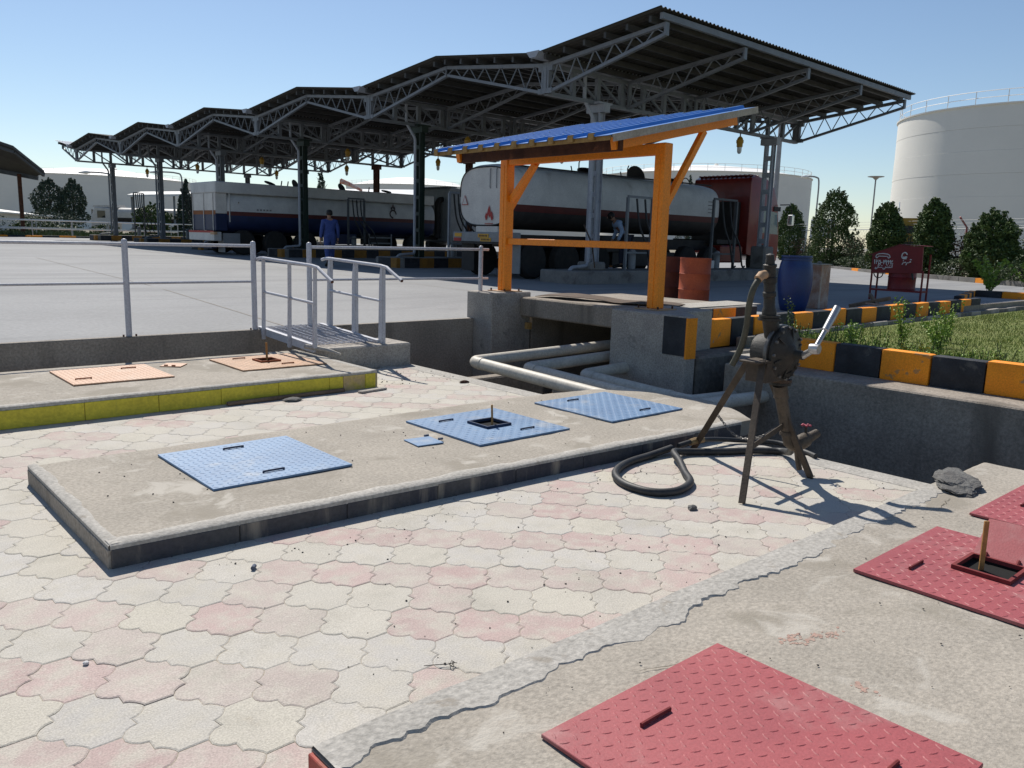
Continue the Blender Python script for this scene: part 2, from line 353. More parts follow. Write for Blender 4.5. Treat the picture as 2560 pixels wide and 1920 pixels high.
# ------------------------------------------------------------------ pavers
terr = tag(put(B().box(5.60, 5.83, -6, 8.468, -.9, .004), 'paved_terrace', 'conc_mortar', bev=.012), kind='structure')
A_ = Vector((.2065, -.1805, 0)); B_ = Vector((.2095, .1455, 0)); P0 = Vector((1.192, 2.351, 0))
UL = [(.003, .326), (-.009, .305), (-.018, .292), (-.035, .278), (-.055, .273), (-.049, .232), (-.075, .224), (-.095, .208), (-.109, .183)]
LL = [(-.109, .183), (-.110, .155), (-.098, .133), (-.075, .114), (-.051, .108), (-.051, .060), (-.033, .052), (-.016, .033), (-.004, .014), (0, 0)]
UL = [Vector((*p, 0)) for p in UL]; LL = [Vector((*p, 0)) for p in LL]
def dens(L):
    out = []
    for i in range(len(L) - 1): out += [L[i]]
    return out
OUT = dens(UL) + dens(LL) + [Vector((0, 0, 0))] + dens([p + A_ for p in reversed(UL)]) + dens([p + B_ for p in reversed(LL)]) + [LL[0] + B_]
clean = []
for p in OUT:
    if not clean or (p - clean[-1]).length > .004: clean.append(p)
if (clean[0] - clean[-1]).length < .004: clean.pop()
OUT = clean; CEN = sum(OUT, Vector()) / len(OUT)
def inset(P, d):
    n = len(P); o = []
    for i in range(n):
        a, p, c = P[i - 1], P[i], P[(i + 1) % n]
        n1 = (p - a).normalized().cross(Z); n2 = (c - p).normalized().cross(Z); m = (n1 + n2)
        m = m.normalized() * min(1 / max(.5, m.normalized().dot(n1)), 1.6) if m.length > .1 else n1
        o.append(p - m * d)
    return o
sgn = 1 if sum((OUT[i - 1].x * OUT[i].y - OUT[i].x * OUT[i - 1].y) for i in range(len(OUT))) > 0 else -1
ring0 = inset(OUT, sgn * .0008); ring1 = inset(OUT, sgn * .0062)
def paver_geo():
    n = len(OUT); b = B()
    b.v = [Vector((p.x, p.y, -.02)) - CEN for p in ring0] + [Vector((p.x, p.y, -.0026)) - CEN for p in ring0] + [Vector((p.x, p.y, 0)) - CEN for p in ring1]
    for i in range(n):
        j = (i + 1) % n; b.f += [(i, j, n + j, n + i), (n + i, n + j, 2 * n + j, 2 * n + i)]
    b.f.append(tuple(range(2 * n, 3 * n))); return b
pg = paver_geo(); pme = pg.mesh('paver', smooth=False); pme.materials.append(MATS['paver'])
spots = []
for i in range(-40, 60):
    for j in range(-40, 60):
        c = P0 + A_ * i + B_ * j + CEN
        if not (-2.2 < c.x < 5.74 and -1.0 < c.y < 8.42): continue
        if 1.2 < c.x < 6 and 4.12 < c.y < 5.5: continue          # wholly under the slabs
        if 1.2 < c.x < 6 and c.y < 1.84: continue
        if c.x < 4.45 and c.y > 7.52: continue
        spots.append((c, i, j))
def showy(c):
    p = cam.matrix_world.inverted() @ Vector((c.x, c.y, 0))
    if p.z > -.3: return 1e9
    x, y = p.x / -p.z * .798, p.y / -p.z * .798
    hid = 1.0 < c.x < 6.1 and 5.5 < c.y < 5.9
    return -p.z if abs(x) < .53 and abs(y) < .40 and not hid else 1e6 - p.z
spots.sort(key=lambda s_: showy(s_[0]))
rr = random.Random(3)
def tint(i, j, c):
    pink = rr.random() < (.86 if j % 2 == 0 else .10) * (1.0 if c.y < 4 else .75)
    if pink:
        k = rr.uniform(.25, .95); base = (.465, .432, .38); pk = (.455, .335, .31)
        col = [a + (p - a) * k for a, p in zip(base, pk)]
    else:
        q = rr.uniform(-.012, .012); col = [.485 + q, .455 + q * .6, .40 - q]
    f = rr.uniform(.94, 1.04); return [x * f for x in col]
jb = B(); jt = []
for n_, (c, i, j) in enumerate(spots):
    t = tint(i, j, c); z = rr.uniform(-.0014, .0014); rx, ry = rr.gauss(0, .0028), rr.gauss(0, .0028)
    if n_ < 300:
        o = bpy.data.objects.new('paver', pme); COL.objects.link(o); o.parent = terr
        o.location = (c.x, c.y, z); o.rotation_euler = (rx, ry, 0); o['tint'] = t
    else:
        m = Matrix.Translation((c.x, c.y, z)) @ Matrix.Rotation(rx, 4, 'X') @ Matrix.Rotation(ry, 4, 'Y')
        jb.add([m @ v for v in pg.v], pg.f); jt += [t] * len(pg.f)
jo = put(jb, 'paver_field', 'paver_joined', terr, fix=False); tag(jo, kind='stuff')
ca = jo.data.color_attributes.new('tint', 'FLOAT_COLOR', 'CORNER'); k = 0
for poly in jo.data.polygons:
    for li in poly.loop_indices: ca.data[li].color = (*jt[poly.index], 1)
# sandy rim where the pavers run out on the left
struct(B().box(-12, -2.2, -12, 8.46, -.3, -.006), 'terrace_margin', 'conc_slab')

# ------------------------------------------------------------------ trench walls
put_w = lambda b, n, l, mat='conc_wall', **k: tag(put(b, n, mat, **k), l, 'wall')
put_w(B().box(-12, 8.05, 10.0, 10.22, -.9, .352), 'retaining_wall', 'weathered concrete retaining wall under the yard railing', bev=.012)
put_w(B().box(8.40, 8.95, -9, 5.60, -.9, .19), 'trench_wall', 'stained concrete trench wall below the black and yellow kerb on the right', bev=.015)
struct(B().box(8.40, 10.5, 5.98, 6.40, -.9, .215), 'footing', 'rubble', bev=.03)
struct(B().box(9.1, 10.5, 5.56, 5.976, -.9, .19), 'footing_ledge', 'conc_mortar', bev=.03)
struct(B().prism([(9.12, -9), (22.6, -9), (22.6, 6.28), (10.52, 6.28), (10.52, 5.54), (9.12, 5.54)], -.9, .30), 'lawn', 'lawn_soil')
struct(B().box(8.95, 9.12, -9, 5.6, -.9, .19), 'kerb_bed', 'conc_mortar')
struct(B().box(8.9, 23, 6.58, 6.62, -.9, .465), 'apron_edge', 'conc_wall')
struct(B().box(10.52, 12.0, 6.283, 6.58, -.9, .2), 'kerb_footing', 'rubble')

# landing block at the foot of the gangway
tag(put(B().box(4.64, 5.82, 8.47, 9.12, -.9, .276), 'landing_block', 'conc_block', bev=.018), 'pale concrete landing block at the foot of the gangway', 'block')
# shelter pads and slab bridging the trench
tag(put(B().box(8.05, 8.86, 9.56, 10.18, -.9, .772), 'shelter_pad', 'conc_block', bev=.015), 'grey concrete pad under the left orange shelter post', 'block', 'concrete pads under the shelter posts')
pad = thing('shelter_pad', 'grey concrete pad with black and yellow painted corner under the right shelter post', 'block', (8.4, 6.5, -.9), group='concrete pads under the shelter posts')
put(B().prism([(8.05, 7.14), (8.05, 5.92), (8.22, 5.90), (8.62, 6.36), (9.25, 6.40), (9.25, 7.14)], -.9, .735), 'concrete_body', 'conc_block', pad, bev=.015)
put(B().box(8.044, 8.055, 5.935, 6.27, .25, .715), 'black_patch', 'kerb_black', pad)
put(B().add([(8.044, 5.934, .22), (8.044, 5.906, .22), (8.215, 5.893, .22), (8.63, 6.352, .24), (8.044, 5.934, .715), (8.044, 5.906, .715), (8.215, 5.893, .715), (8.63, 6.352, .62)],
            [(0, 1, 5, 4), (1, 2, 6, 5), (2, 3, 7, 6)]), 'yellow_patch', 'kerb_yellow', pad, fix=False)
br = thing('bridge_slab', 'concrete slab bridging the trench under the orange shelter', 'slab', (9.6, 8, .4))
put(B().box(8.62, 11.0, 7.142, 9.558, .40, .70), 'slab', 'conc_wall', br, bev=.02)
put(B().box(9.255, 11.0, 6.82, 7.14, -.2, .702), 'edge_beam', 'conc_block', br, bev=.012)
for i, mname in enumerate(['kerb_black', 'kerb_yellow', 'kerb_black']):
    put(B().box(9.30 + i * .56, 9.855 + i * .56, 6.812, 6.825, .48, .69), 'painted_panel', mname, br)
struct(B().box(8.9, 11, 9.56, 10.2, -.9, .36), 'apron_infill', 'conc_wall')
b = B(); N = 18      # warped rusty sheets lying on the slab
for i in range(N + 1):
    t = i / N; x = 8.75 + .42 * t + .05 * math.sin(t * 17) ; y = 9.35 - 2.35 * t
    z = .715 + .05 * abs(math.sin(t * 5)) * (1 - t) + .01
    b.v += [Vector((x, y, z)), Vector((x + .42 + .08 * math.sin(t * 9), y + .1, z + .02)), Vector((x, y, z - .008)), Vector((x + .42 + .08 * math.sin(t * 9), y + .1, z + .012))]
for i in range(N): a = i * 4; b.f += [(a, a + 1, a + 5, a + 4), (a + 2, a + 6, a + 7, a + 3), (a, a + 4, a + 6, a + 2), (a + 1, a + 3, a + 7, a + 5)]
tag(put(b, 'scrap_sheet', 'rust_plate'), 'dark warped rusty sheet lying on the slab between the orange posts', 'sheet')
b = B(); b.hexa([(9.0, 6.86, .715), (11.3, 6.95, .70), (11.2, 7.5, .705), (9.1, 7.35, .715), (9.0, 6.86, .722), (11.3, 6.95, .712), (11.2, 7.5, .72), (9.1, 7.35, .722)])
tag(put(b, 'scrap_sheet', 'conc_mortar'), 'pale flat sheet lying on the slab beside the right orange post', 'sheet')
tag(put(B().box(8.56, 8.615, 9.26, 9.36, .22, .32).box(8.54, 8.57, 9.28, 9.34, .24, .30), 'junction_box', 'roof_end'), 'small square junction box in the dark opening under the slab', 'box')

# ------------------------------------------------------------------ kerbs
def rough_stone(L, D, H):
    b = B().box(0, L - .008, 0, D, 0, H); return b.mesh('kerb_stone', smooth=True, bev=.022, seg=2, ang=50)
def kerb(name, label, p, d, n, L, D, H, first=0, mats=('kerb_yellow', 'kerb_black'), zs=None):
    root = thing(name, label, 'kerb', p); ms = []
    for mm in mats:
        me = rough_stone(L, D, H); me.materials.append(MATS[mm]); ms.append(me)
    d = Vector(d).normalized(); rz = math.atan2(d.y, d.x)
    for i in range(n):
        o = bpy.data.objects.new('kerb_stone', ms[(i + first) % 2]); COL.objects.link(o); o.parent = root
        o.location = d * (L * i) + Vector((rr.uniform(-.006, .006), rr.uniform(-.006, .006), rr.uniform(-.006, .006)))
        o.rotation_euler = (rr.gauss(0, .006), rr.gauss(0, .006), rz + rr.gauss(0, .008)); o.scale = (1, 1, 1)
    return root
kerb('painted_kerb', 'black and yellow kerb on top of the right trench wall beside the lawn', (8.94, 5.56, .185), (0, -1, 0), 22, .53, .175, .335, 1)
kerb('painted_kerb', 'black and yellow kerb along the far edge of the lawn', (8.62, 6.40, .22), (1, .018, 0), 19, .57, .16, .38, 1)
kerb('low_kerb', 'low worn kerb lip along the far lawn edge in front of the painted kerb', (9.7, 6.20, .2), (1, .022, 0), 22, .58, .1, .165, 0, ('rubble', 'conc_block'))
kerb('painted_kerb', 'black and yellow kerb closing the far right end of the lawn', (22.62, 7.85, .3), (0, -1, 0), 16, .62, .17, .33, 1)
kerb('painted_kerb', 'short dark and yellow kerb running back from the corner behind the fire board', (19.6, 7.05, .3), (1, .26, 0), 6, .56, .16, .31, 1)

# ------------------------------------------------------------------ concrete tank slabs
def displaced_top(poly_fn, x0, x1, y0, y1, z, nx, ny, amp, seed):
    b = B()
    for i in range(nx + 1):
        for j in range(ny + 1):
            x = x0 + (x1 - x0) * i / nx; y = y0 + (y1 - y0) * j / ny; x, y = poly_fn(x, y)
            e = min(i, nx - i, j, ny - j)
            b.v.append(Vector((x, y, z + amp * noise.noise(Vector((x * 3 + seed, y * 3, 0))) + amp * .5 * noise.noise(Vector((x * 11, y * 11 + seed, 0))) - (.007 if e == 0 else 0))))
    for i in range(nx):
        for j in range(ny):
            a = i * (ny + 1) + j; b.f.append((a, a + ny + 1, a + ny + 2, a + 1))
    # skirt down to the ground
    ring = [i * (ny + 1) for i in range(nx + 1)] + [nx * (ny + 1) + j for j in range(1, ny + 1)] + [i * (ny + 1) + ny for i in range(nx - 1, -1, -1)] + [j for j in range(ny - 1, 0, -1)]
    o = len(b.v)
    b.v += [Vector((b.v[r].x, b.v[r].y, -.015)) for r in ring]; k = len(ring)
    for i in range(k): b.f.append((ring[i], o + i, o + (i + 1) % k, ring[(i + 1) % k]))
    return b
def blue_fn(x, y):      # the slab's far end is rounded and its front edge runs slightly askew
    t = (x - 1.03) / 5.0; s_ = (y - 3.99) / 1.70
    bul = (.50 * math.sin(math.pi * min(max(s_ * .95 + .05, 0), 1)) + .05) * max(0, (t - .55) / .45) ** 2
    return x + bul, y - .20 * t * (1 - s_) + (-.12 * max(0, t - .8) * 5 * s_)
slabs = {}
sb = thing('tank_slab', 'low concrete slab with black painted sides carrying the blue hatch plates', 'slab', (3.5, 4.8, 0)); slabs['blue'] = sb
put(displaced_top(blue_fn, 1.03, 6.03, 3.99, 5.69, .117, 150, 50, .0035, 2), 'slab_body', 'conc_slab', sb, smooth=True, ang=50)
edges = [1.03 + .62 * i for i in range(9)]
for i in range(8):
    xa, xb = edges[i] + .002, edges[i + 1] - .002
    ya = 3.99 - .20 * (xa - 1.03) / 5; yb = 3.99 - .20 * (xb - 1.03) / 5
    h = .096 + rr.uniform(-.006, .003)
    put(B().hexa([(xa, ya - .012, -.01), (xb, yb - .012, -.01), (xb, yb + .004, -.01), (xa, ya + .004, -.01), (xa, ya - .012, h), (xb, yb - .012, h - .003), (xb, yb + .004, h), (xa, ya + .004, h)]), 'side_tile', 'tile_black', sb, bev=.003)
for i in range(3):
    put(B().box(1.018, 1.034, 3.985 + .565 * i, 4.545 + .565 * i, -.01, .094), 'side_tile', 'conc_wall', sb, bev=.003)
sy = thing('tank_slab', 'low concrete slab with yellow tiled front carrying the peach hatch plates', 'slab', (1.5, 8.3, 0)); slabs['peach'] = sy
put(displaced_top(lambda x, y: (x, y), -4.0, 4.62, 7.36, 9.20, .18, 160, 36, .003, 9), 'slab_body', 'conc_slab', sy, smooth=True, ang=50)
xe = 4.60; k = 0
for L_ in [.13, .26, .16, .55, .57, .56, .6, .62, .6, .58, .6, .6, .6, .6, .6]:
    xs_ = xe - L_
    put(B().box(xs_ + .002, xe - .002, 7.346, 7.364, .0, .152 + rr.uniform(-.004, .004)), 'side_tile', 'tile_faded' if k in (1,) else 'tile_yellow', sy, bev=.003); xe = xs_; k += 1
put(B().box(4.616, 4.634, 7.37, 8.3, .0, .155), 'side_tile', 'tile_yellow', sy, bev=.003)
sr = thing('tank_slab', 'cracked concrete slab with red painted end carrying the red hatch plates', 'slab', (3.4, 1.0, 0)); slabs['red'] = sr
put(displaced_top(lambda x, y: (x, y), 1.03, 6.35, -.6, 2.0, .112, 220, 110, .005, 5), 'slab_body', 'conc_slab', sr, smooth=True, ang=50)
put(B().box(1.015, 1.034, -.55, 1.995, -.01, .098), 'side_tile', 'red_side', sr, bev=.003)
# trowelled mortar strip along the red slab's edge, its inner edge broken
b = B(); N = 260
for i in range(N + 1):
    x = 1.032 + (5.72 - 1.032) * i / N
    wd = .15 + .07 * noise.noise(Vector((x * 2.3, 4.2, 0))) + .04 * noise.noise(Vector((x * 8, 1.1, 0))) + .022 * noise.noise(Vector((x * 23, 7.7, 0))) + .012 * noise.noise(Vector((x * 70, 2.7, 0)))
    z0 = .1145 + .004 * noise.noise(Vector((x * 4, .5, 0)))
    yo = 2.004 + .006 * noise.noise(Vector((x * 7, 9, 0)))
    b.v += [Vector((x, yo, -.012)), Vector((x, yo, z0 - .008)), Vector((x, yo - .012, z0 + .004)), Vector((x, yo - wd * .6, z0 + .004)), Vector((x, yo - wd, z0 + .0022 + .0016 * noise.noise(Vector((x * 6, 3, 0))))), Vector((x, yo - wd - .010, z0 - .008))]
for i in range(N):
    for q in range(5): a = i * 6 + q; b.f.append((a, a + 6, a + 7, a + 1))
put(b, 'edge_mortar', 'conc_mortar', sr, fix=True, smooth=True, ang=40)
def rim_strip(parent, P, Q, inward, w0, z, seed, name='edge_mortar'):
    P, Q, inward = Vector(P), Vector(Q), Vector(inward); N = int((Q - P).length * 40); b = B()
    for i in range(N + 1):
        c = P.lerp(Q, i / N); k = i / N * (Q - P).length
        wd = w0 * (1 + .45 * noise.noise(Vector((k * 2.1, seed, 0))) + .25 * noise.noise(Vector((k * 9, seed, 3))) + .1 * noise.noise(Vector((k * 33, seed, 5))))
        zz = z + .0015 * noise.noise(Vector((k * 5, seed, 1)))
        b.v += [c - inward * .004 + Z * (z - .03), c - inward * .004 + Z * (zz - .006), c + inward * .006 + Z * (zz + .001), c + inward * wd * .6 + Z * (zz + .0022), c + inward * wd + Z * (zz + .001), c + inward * (wd + .012) + Z * (zz - .007)]
    for i in range(N):
        for q in range(5): a = i * 6 + q; b.f.append((a, a + 6, a + 7, a + 1))
    put(b, name, 'conc_mortar', parent, smooth=True, ang=40)
rim_strip(sb, (1.03, 3.985, 0), (6.0, 3.787, 0), (0, 1, 0), .085, .1185, 2.2); rim_strip(sb, (1.028, 5.69, 0), (1.028, 3.99, 0), (1, 0, 0), .06, .1185, 4.4)
rim_strip(sy, (-4.0, 7.358, 0), (4.62, 7.358, 0), (0, 1, 0), .075, .1815, 6.1); rim_strip(sy, (4.622, 7.36, 0), (4.622, 9.2, 0), (-1, 0, 0), .07, .1815, 8.1)
for (x, y, L_, a, s_) in [(2.38, 1.56, .3, 2.75, 1), (4.9, 1.75, .3, .15, 4)]:   # cracks
    b = B(); p = Vector((x, y, .1165)); N = 16
    for i in range(N + 1):
        q = p + Vector((math.cos(a), math.sin(a), 0)) * L_ * i / N + Vector((0, 1, 0)) * .02 * noise.noise(Vector((i * .5, s_, 0)))
        wv = .0014 * math.sin(math.pi * (i + .3) / (N + .6)) + .0006
        b.v += [q + Vector((0, wv, .001)), q - Vector((0, wv, -.001))]
    for i in range(N): b.f.append((2 * i, 2 * i + 1, 2 * i + 3, 2 * i + 2))
    put(b, 'crack', 'soil', sr, fix=False)
rsurf = lambda x, y: .112 + .005 * noise.noise(Vector((x * 3 + 5, y * 3, 0))) + .0025 * noise.noise(Vector((x * 11, y * 11 + 5, 0))) + .0012
b = B()      # smudges of spilt red paint lying on the concrete
for (x, y, sx, sy_, nn) in [(2.76, 1.46, .03, .015, 34), (2.84, 1.41, .045, .012, 44), (2.93, 1.38, .03, .01, 22), (2.64, 1.11, .015, .02, 26)]:
    for q in range(nn):
        cx, cy, r_ = x + rr.gauss(0, sx), y + rr.gauss(0, sy_), rr.uniform(.004, .010); k = 7; o = len(b.v)
        for i in range(k):
            px_, py_ = cx + r_ * rr.uniform(.5, 1.5) * math.cos(2 * math.pi * i / k), cy + r_ * rr.uniform(.4, 1.1) * math.sin(2 * math.pi * i / k); b.v.append(Vector((px_, py_, rsurf(px_, py_))))
        b.f.append(tuple(range(o, o + k)))
tag(put(b, 'paint_smudge', 'paint_spill', sr, fix=False), kind='stuff')

# ------------------------------------------------------------------ hatch plates
LUG = .0019
def tread_mesh(W, D, hole=None, n=20):
    b = B(); st = W / n
    for i in range(n):
        for j in range(int(D / st)):
            x = -W / 2 + st * (i + .5); y = -D / 2 + st * (j + .5)
            if hole and abs(x - hole[0]) < hole[2] + .03 and abs(y - hole[1]) < hole[2] + .03: continue
            a = math.pi / 4 if (i + j) % 2 else -math.pi / 4
            a += R(20); u = Vector((math.cos(a), math.sin(a), 0)); v = Vector((-u.y, u.x, 0)); c = Vector((x, y, 0)); hl, hw = st * .42, st * .13
            k = [c + u * (hl * math.cos(t)) + v * (hw * math.sin(t)) for t in [R(60 * q) for q in range(6)]]
            k2 = [c + u * (hl * .6 * math.cos(t)) + v * (hw * .5 * math.sin(t)) + Z * LUG for t in [R(60 * q) for q in range(6)]]
            b.add(k + k2, [(q, (q + 1) % 6, 6 + (q + 1) % 6, 6 + q) for q in range(6)] + [tuple(range(6, 12))])
    return b
def hatch(colour, label, x0, x1, y0, y1, z, slab, hole=None, handles=((0, .28), (0, -.28)), bend=False, group=None, mat=None):
    cx, cy = (x0 + x1) / 2, (y0 + y1) / 2; W, D = x1 - x0, y1 - y0
    t = thing('hatch_cover', label, 'hatch cover', (cx, cy, z), group=group); mat = mat or 'plate_' + colour
    b = B(); th = .014
    if hole:
        hx, hy, hs = hole
        for (a, c, e, f) in ((-W / 2, W / 2, hy + hs, D / 2), (-W / 2, W / 2, -D / 2, hy - hs), (-W / 2, hx - hs, hy - hs, hy + hs), (hx + hs, W / 2, hy - hs, hy + hs)): b.box(a, c, e, f, 0, th)
    else: b.box(-W / 2, W / 2, -D / 2, D / 2, 0, th)
    put(b, 'plate', mat, t, local=True, bev=0 if hole else .002)
    tr = tread_mesh(W, D, hole); [v.__setattr__('z', v.z + th) for v in tr.v]
    tag(put(tr, 'tread', mat, t, local=True, fix=False), kind='stuff')
    for hx_, hy_ in handles:
        b = B().tube(smoothpts([(hx_ - .068, hy_, th - .004), (hx_ - .067, hy_, th + .006), (hx_ - .06, hy_, th + .009), (hx_ + .06, hy_, th + .009), (hx_ + .067, hy_, th + .006), (hx_ + .068, hy_, th - .004)], 3), .0065, 7)
        put(b, 'handle', 'handle_' + colour, t, local=True, smooth=True)
    if hole:
        hx, hy, hs = hole; b = B(); q = .016
        b.box(hx - hs - q, hx + hs + q, hy + hs, hy + hs + q, th, th + .02).box(hx - hs - q, hx + hs + q, hy - hs - q, hy - hs, th, th + .02)
        b.box(hx - hs - q, hx - hs, hy - hs, hy + hs, th, th + .02).box(hx + hs, hx + hs + q, hy - hs, hy + hs, th, th + .02)
        put(b, 'hole_frame', 'handle_' + colour, t, local=True)
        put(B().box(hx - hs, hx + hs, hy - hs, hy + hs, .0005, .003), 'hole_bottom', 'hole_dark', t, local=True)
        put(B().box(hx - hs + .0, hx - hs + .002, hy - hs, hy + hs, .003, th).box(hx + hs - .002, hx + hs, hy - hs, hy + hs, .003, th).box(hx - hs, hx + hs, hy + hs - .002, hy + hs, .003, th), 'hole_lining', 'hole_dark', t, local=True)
    return t
GB, GP, GR = 'blue hatch plates on the middle slab', 'peach hatch plates on the yellow sided slab', 'red hatch plates on the near slab'
hatch('blue', 'faded blue tread plate nearest the camera end of the middle slab, dusty', 1.73, 2.64, 4.50, 5.44, .119, sb, handles=((.0, .33), (-.02, -.33)), group=GB)
hatch('blue', 'blue tread plate with a square hole and dipstick in the middle slab', 3.63, 4.55, 4.41, 5.35, .119, sb, hole=(.02, .0, .11), handles=((-.2, .28), (.16, -.3)), group=GB)
hatch('blue', 'blue tread plate at the far end of the middle slab by the pipes', 5.02, 5.97, 4.38, 5.33, .119, sb, handles=((-.12, .33), (.12, -.33)), group=GB)
hatch('peach', 'clean peach coloured plate on the yellow sided slab, without a hole', 1.85, 2.74, 8.0, 8.90, .182, sy, handles=((-.3, -.2), (.22, .22)), group=GP)
hatch('peach', 'dirty peach tread plate with a square hole and stick beside the gangway', 3.42, 4.37, 7.98, 8.88, .182, sy, hole=(.0, .03, .10), handles=((-.2, .3), (.1, -.28)), group=GP, mat='plate_peach_dirty')
hatch('red', 'large red tread plate in the bottom right foreground', 1.58, 2.49, .68, 1.60, .116, sr, handles=((-.12, .29), (.18, -.3)), group=GR)
hatch('red', 'red tread plate with an open square hole and stick on the near slab', 3.60, 4.55, .68, 1.62, .116, sr, hole=(.035, .06, .11), handles=((-.2, .3), (.2, -.34)), group=GR)
hatch('red', 'red tread plate at the right picture edge by the broken concrete lump', 4.95, 5.88, .70, 1.60, .116, sr, handles=((-.02, .3), (.1, -.3)), group=GR)
def lid(label, mat, hm, c, size, rz, knobs):
    t = thing('cover_plate', label, 'cover plate', c, rz); h = size / 2
    put(B().box(-h, h, -h, h, 0, .008), 'plate', mat, t, local=True, bev=.0015)
    for kx, ky in knobs: put(B().cyl((kx - .018, ky, .012), (kx + .018, ky, .012), .009, n=8), 'hinge', hm, t, local=True, smooth=True)
    return t
lid('small square blue lid lying off its hole on the middle slab', 'plate_blue', 'pebble_blue', (3.38, 4.75, .12), .215, R(-6), [(.09, .12), (.13, -.02)])
lid('small peach lid lying between the two peach plates', 'plate_peach', 'handle_peach', (2.98, 8.72, .183), .215, R(-38), [(-.05, -.08), (.03, -.09)])
rl = lid('small red lid swung open on its hinge beside the hole of the red plate', 'plate_red', 'handle_red', (4.345, 1.21, .205), .25, R(3), [(-.12, .07), (-.12, -.07)]); rl.rotation_euler = (0, R(-32), R(3))
def stick(label, x, y, z0, z1, lean):
    b = B().bar((x, y, z0), (x + lean[0], y + lean[1], z1), .022, .012); tag(put(b, 'dipstick', 'stick_wood', bev=.002), label, 'stick', 'wooden dipsticks in the hatch holes')
stick('short wooden dipstick standing in the hole of the blue plate', 4.10, 4.83, .12, .30, (-.004, .006))
stick('wooden dipstick standing in the hole of the peach plate', 3.90, 8.46, .18, .40, (.0, .01))
stick('orange wooden dipstick standing in the hole of the red plate', 4.105, 1.245, .12, .36, (.004, .004))
# ================================================================== RAILINGS AND GANGWAY
def rail_post(t, x, y, z0, z1, r=.034):
    prof = [(r, 0), (r, z1 - z0 - r), (r * .9, z1 - z0 - r * .5), (r * .6, z1 - z0 - r * .15), (.001, z1 - z0)]
    put(B().lathe(prof, (x, y, z0), n=14), 'post', 'rail_grey', t, smooth=True, ang=60)
def railing(label, xs, y, ends, zt=1.415, zm=.975, bases=None):
    t = thing('railing', label, 'railing', (xs[0], y, .35), group='grey pipe railings along the yard edge')
    for i, x in enumerate(xs): rail_post(t, x, y, (bases[i] if bases else .352), 1.475)
    a, e = ends
    put(B().tube([(a, y, zt - .004), ((a + e) / 2, y, zt), (e, y, zt)], .021, 10), 'top_rail', 'rail_grey', t, smooth=True)
    put(B().tube([(a, y, zm), ((a + e) / 2, y, zm - .004), (e, y, zm - .01)], .017, 10), 'middle_rail', 'rail_grey', t, smooth=True)
    for x in xs:
        for q in (-1, 1): put(B().cyl((x + q * .07, y - .03, .35), (x + q * .07, y - .03, .375), .011, n=8), 'anchor_bolt', 'rust_brown', t)
railing('grey pipe railing left of the gangway', [-1.6, 1.2 - 1.0 + .5, 2.95, 4.49], 10.07, (-7, 4.49))
railing('grey pipe railing between the gangway and the orange shelter', [5.27, 8.23], 10.07, (5.27, 8.38), bases=[.352, .775])
g = thing('gangway', 'short grey steel gangway with expanded metal deck and handrails', 'gangway', (5.0, 9.3, .3))
YA, YC, ZA, ZC = 10.10, 8.62, .372, .300
def dz(y): return ZC + (ZA - ZC) * (y - YC) / (YA - YC)
for name, x in (('side_beam', 4.56), ('side_beam', 5.44)):
    b = B().bar((x, YA, dz(YA) - .035), (x, YC, dz(YC) - .035), .045, .09); b.bar((x, YA, dz(YA) + .012), (x, YC, dz(YC) + .012), .06, .008); put(b, name, 'rail_grey', g, bev=.003)
b = B(); n = 34          # expanded metal: wavy strands across, joined at staggered nodes
for i in range(n):
    y = YA + .0 - (YA - YC) * (i + .5) / n; P = []
    for q in range(25):
        x = 4.585 + .83 * q / 24; P.append((x, y + (.017 if (q // 2 + i) % 2 else -.017) * (1 if q % 2 else .5), dz(y) + .004))
    b.tube(P, .0036, 4, caps=False)
for i in range(8):
    x = 4.62 + .105 * i; b.tube([(x + .006 * math.sin(q * 1.9 + i), YA - (YA - YC) * q / 16, dz(YA - (YA - YC) * q / 16) + .008) for q in range(17)], .0052, 5, caps=False)
tag(put(b, 'mesh_deck', 'rail_grey', g, fix=False), kind='stuff')
def handrail(x, side, posts):
    zt = lambda y: 1.275 - (YA - y) * .032
    P = [(x, 10.06, 1.245), (x, 9.98, 1.262), (x, 9.88, zt(9.88)), (x, 8.60, zt(8.60)), (x, 8.46, zt(8.46) - .012), (x, 8.38, zt(8.4) - .05), (x, 8.14, 1.07)]
    hr = put(B().tube(P, .021, 10), 'handrail', 'rail_grey', g, smooth=True)
    put(B().cyl((x, 8.139, 1.0695), (x, 8.133, 1.065), .017, n=10), 'open_end', 'rust_brown', hr)
    P2 = [(x, posts[0][0], .845), (x, posts[-1][0], .80)]
    put(B().tube(P2, .017, 10), 'knee_rail', 'rail_grey', g, smooth=True)
    for y, yb, zb in posts:      # flat plate posts, snipped at the top
        zt_ = zt(y) - .01; w = .085; s_ = -1 if side < 0 else 1
        xx = x + s_ * .0; th = .009
        poly = [(xx - th, yb - w / 2, zb), (xx - th, yb + w / 2, zb), (xx - th, y + w / 2, zt_ - .16), (xx - th, y + .012, zt_), (xx - th, y - w / 2 + .02, zt_)]
        b = B().prism_dir(poly, (2 * th, 0, 0)); b.bar((xx + s_ * .02, yb - w / 2, zb), (xx + s_ * .02, y - w / 2 + .02, zt_), .04, .009, up=(0, 1, 0)); put(b, 'plate_post', 'rail_grey', g)
handrail(4.535, -1, [(9.86, 9.92, .24), (9.15, 9.2, .22), (8.52, 8.56, .285)])
handrail(5.455, 1, [(9.86, 9.90, .34), (9.22, 9.24, .30), (8.58, 8.60, .278)])
put(B().tube([(4.50, 8.72, .285), (4.62, 8.40, .27), (4.68, 8.22, .24)], [.03, .022, .012], 6), 'weld_spill', 'conc_mortar', g)

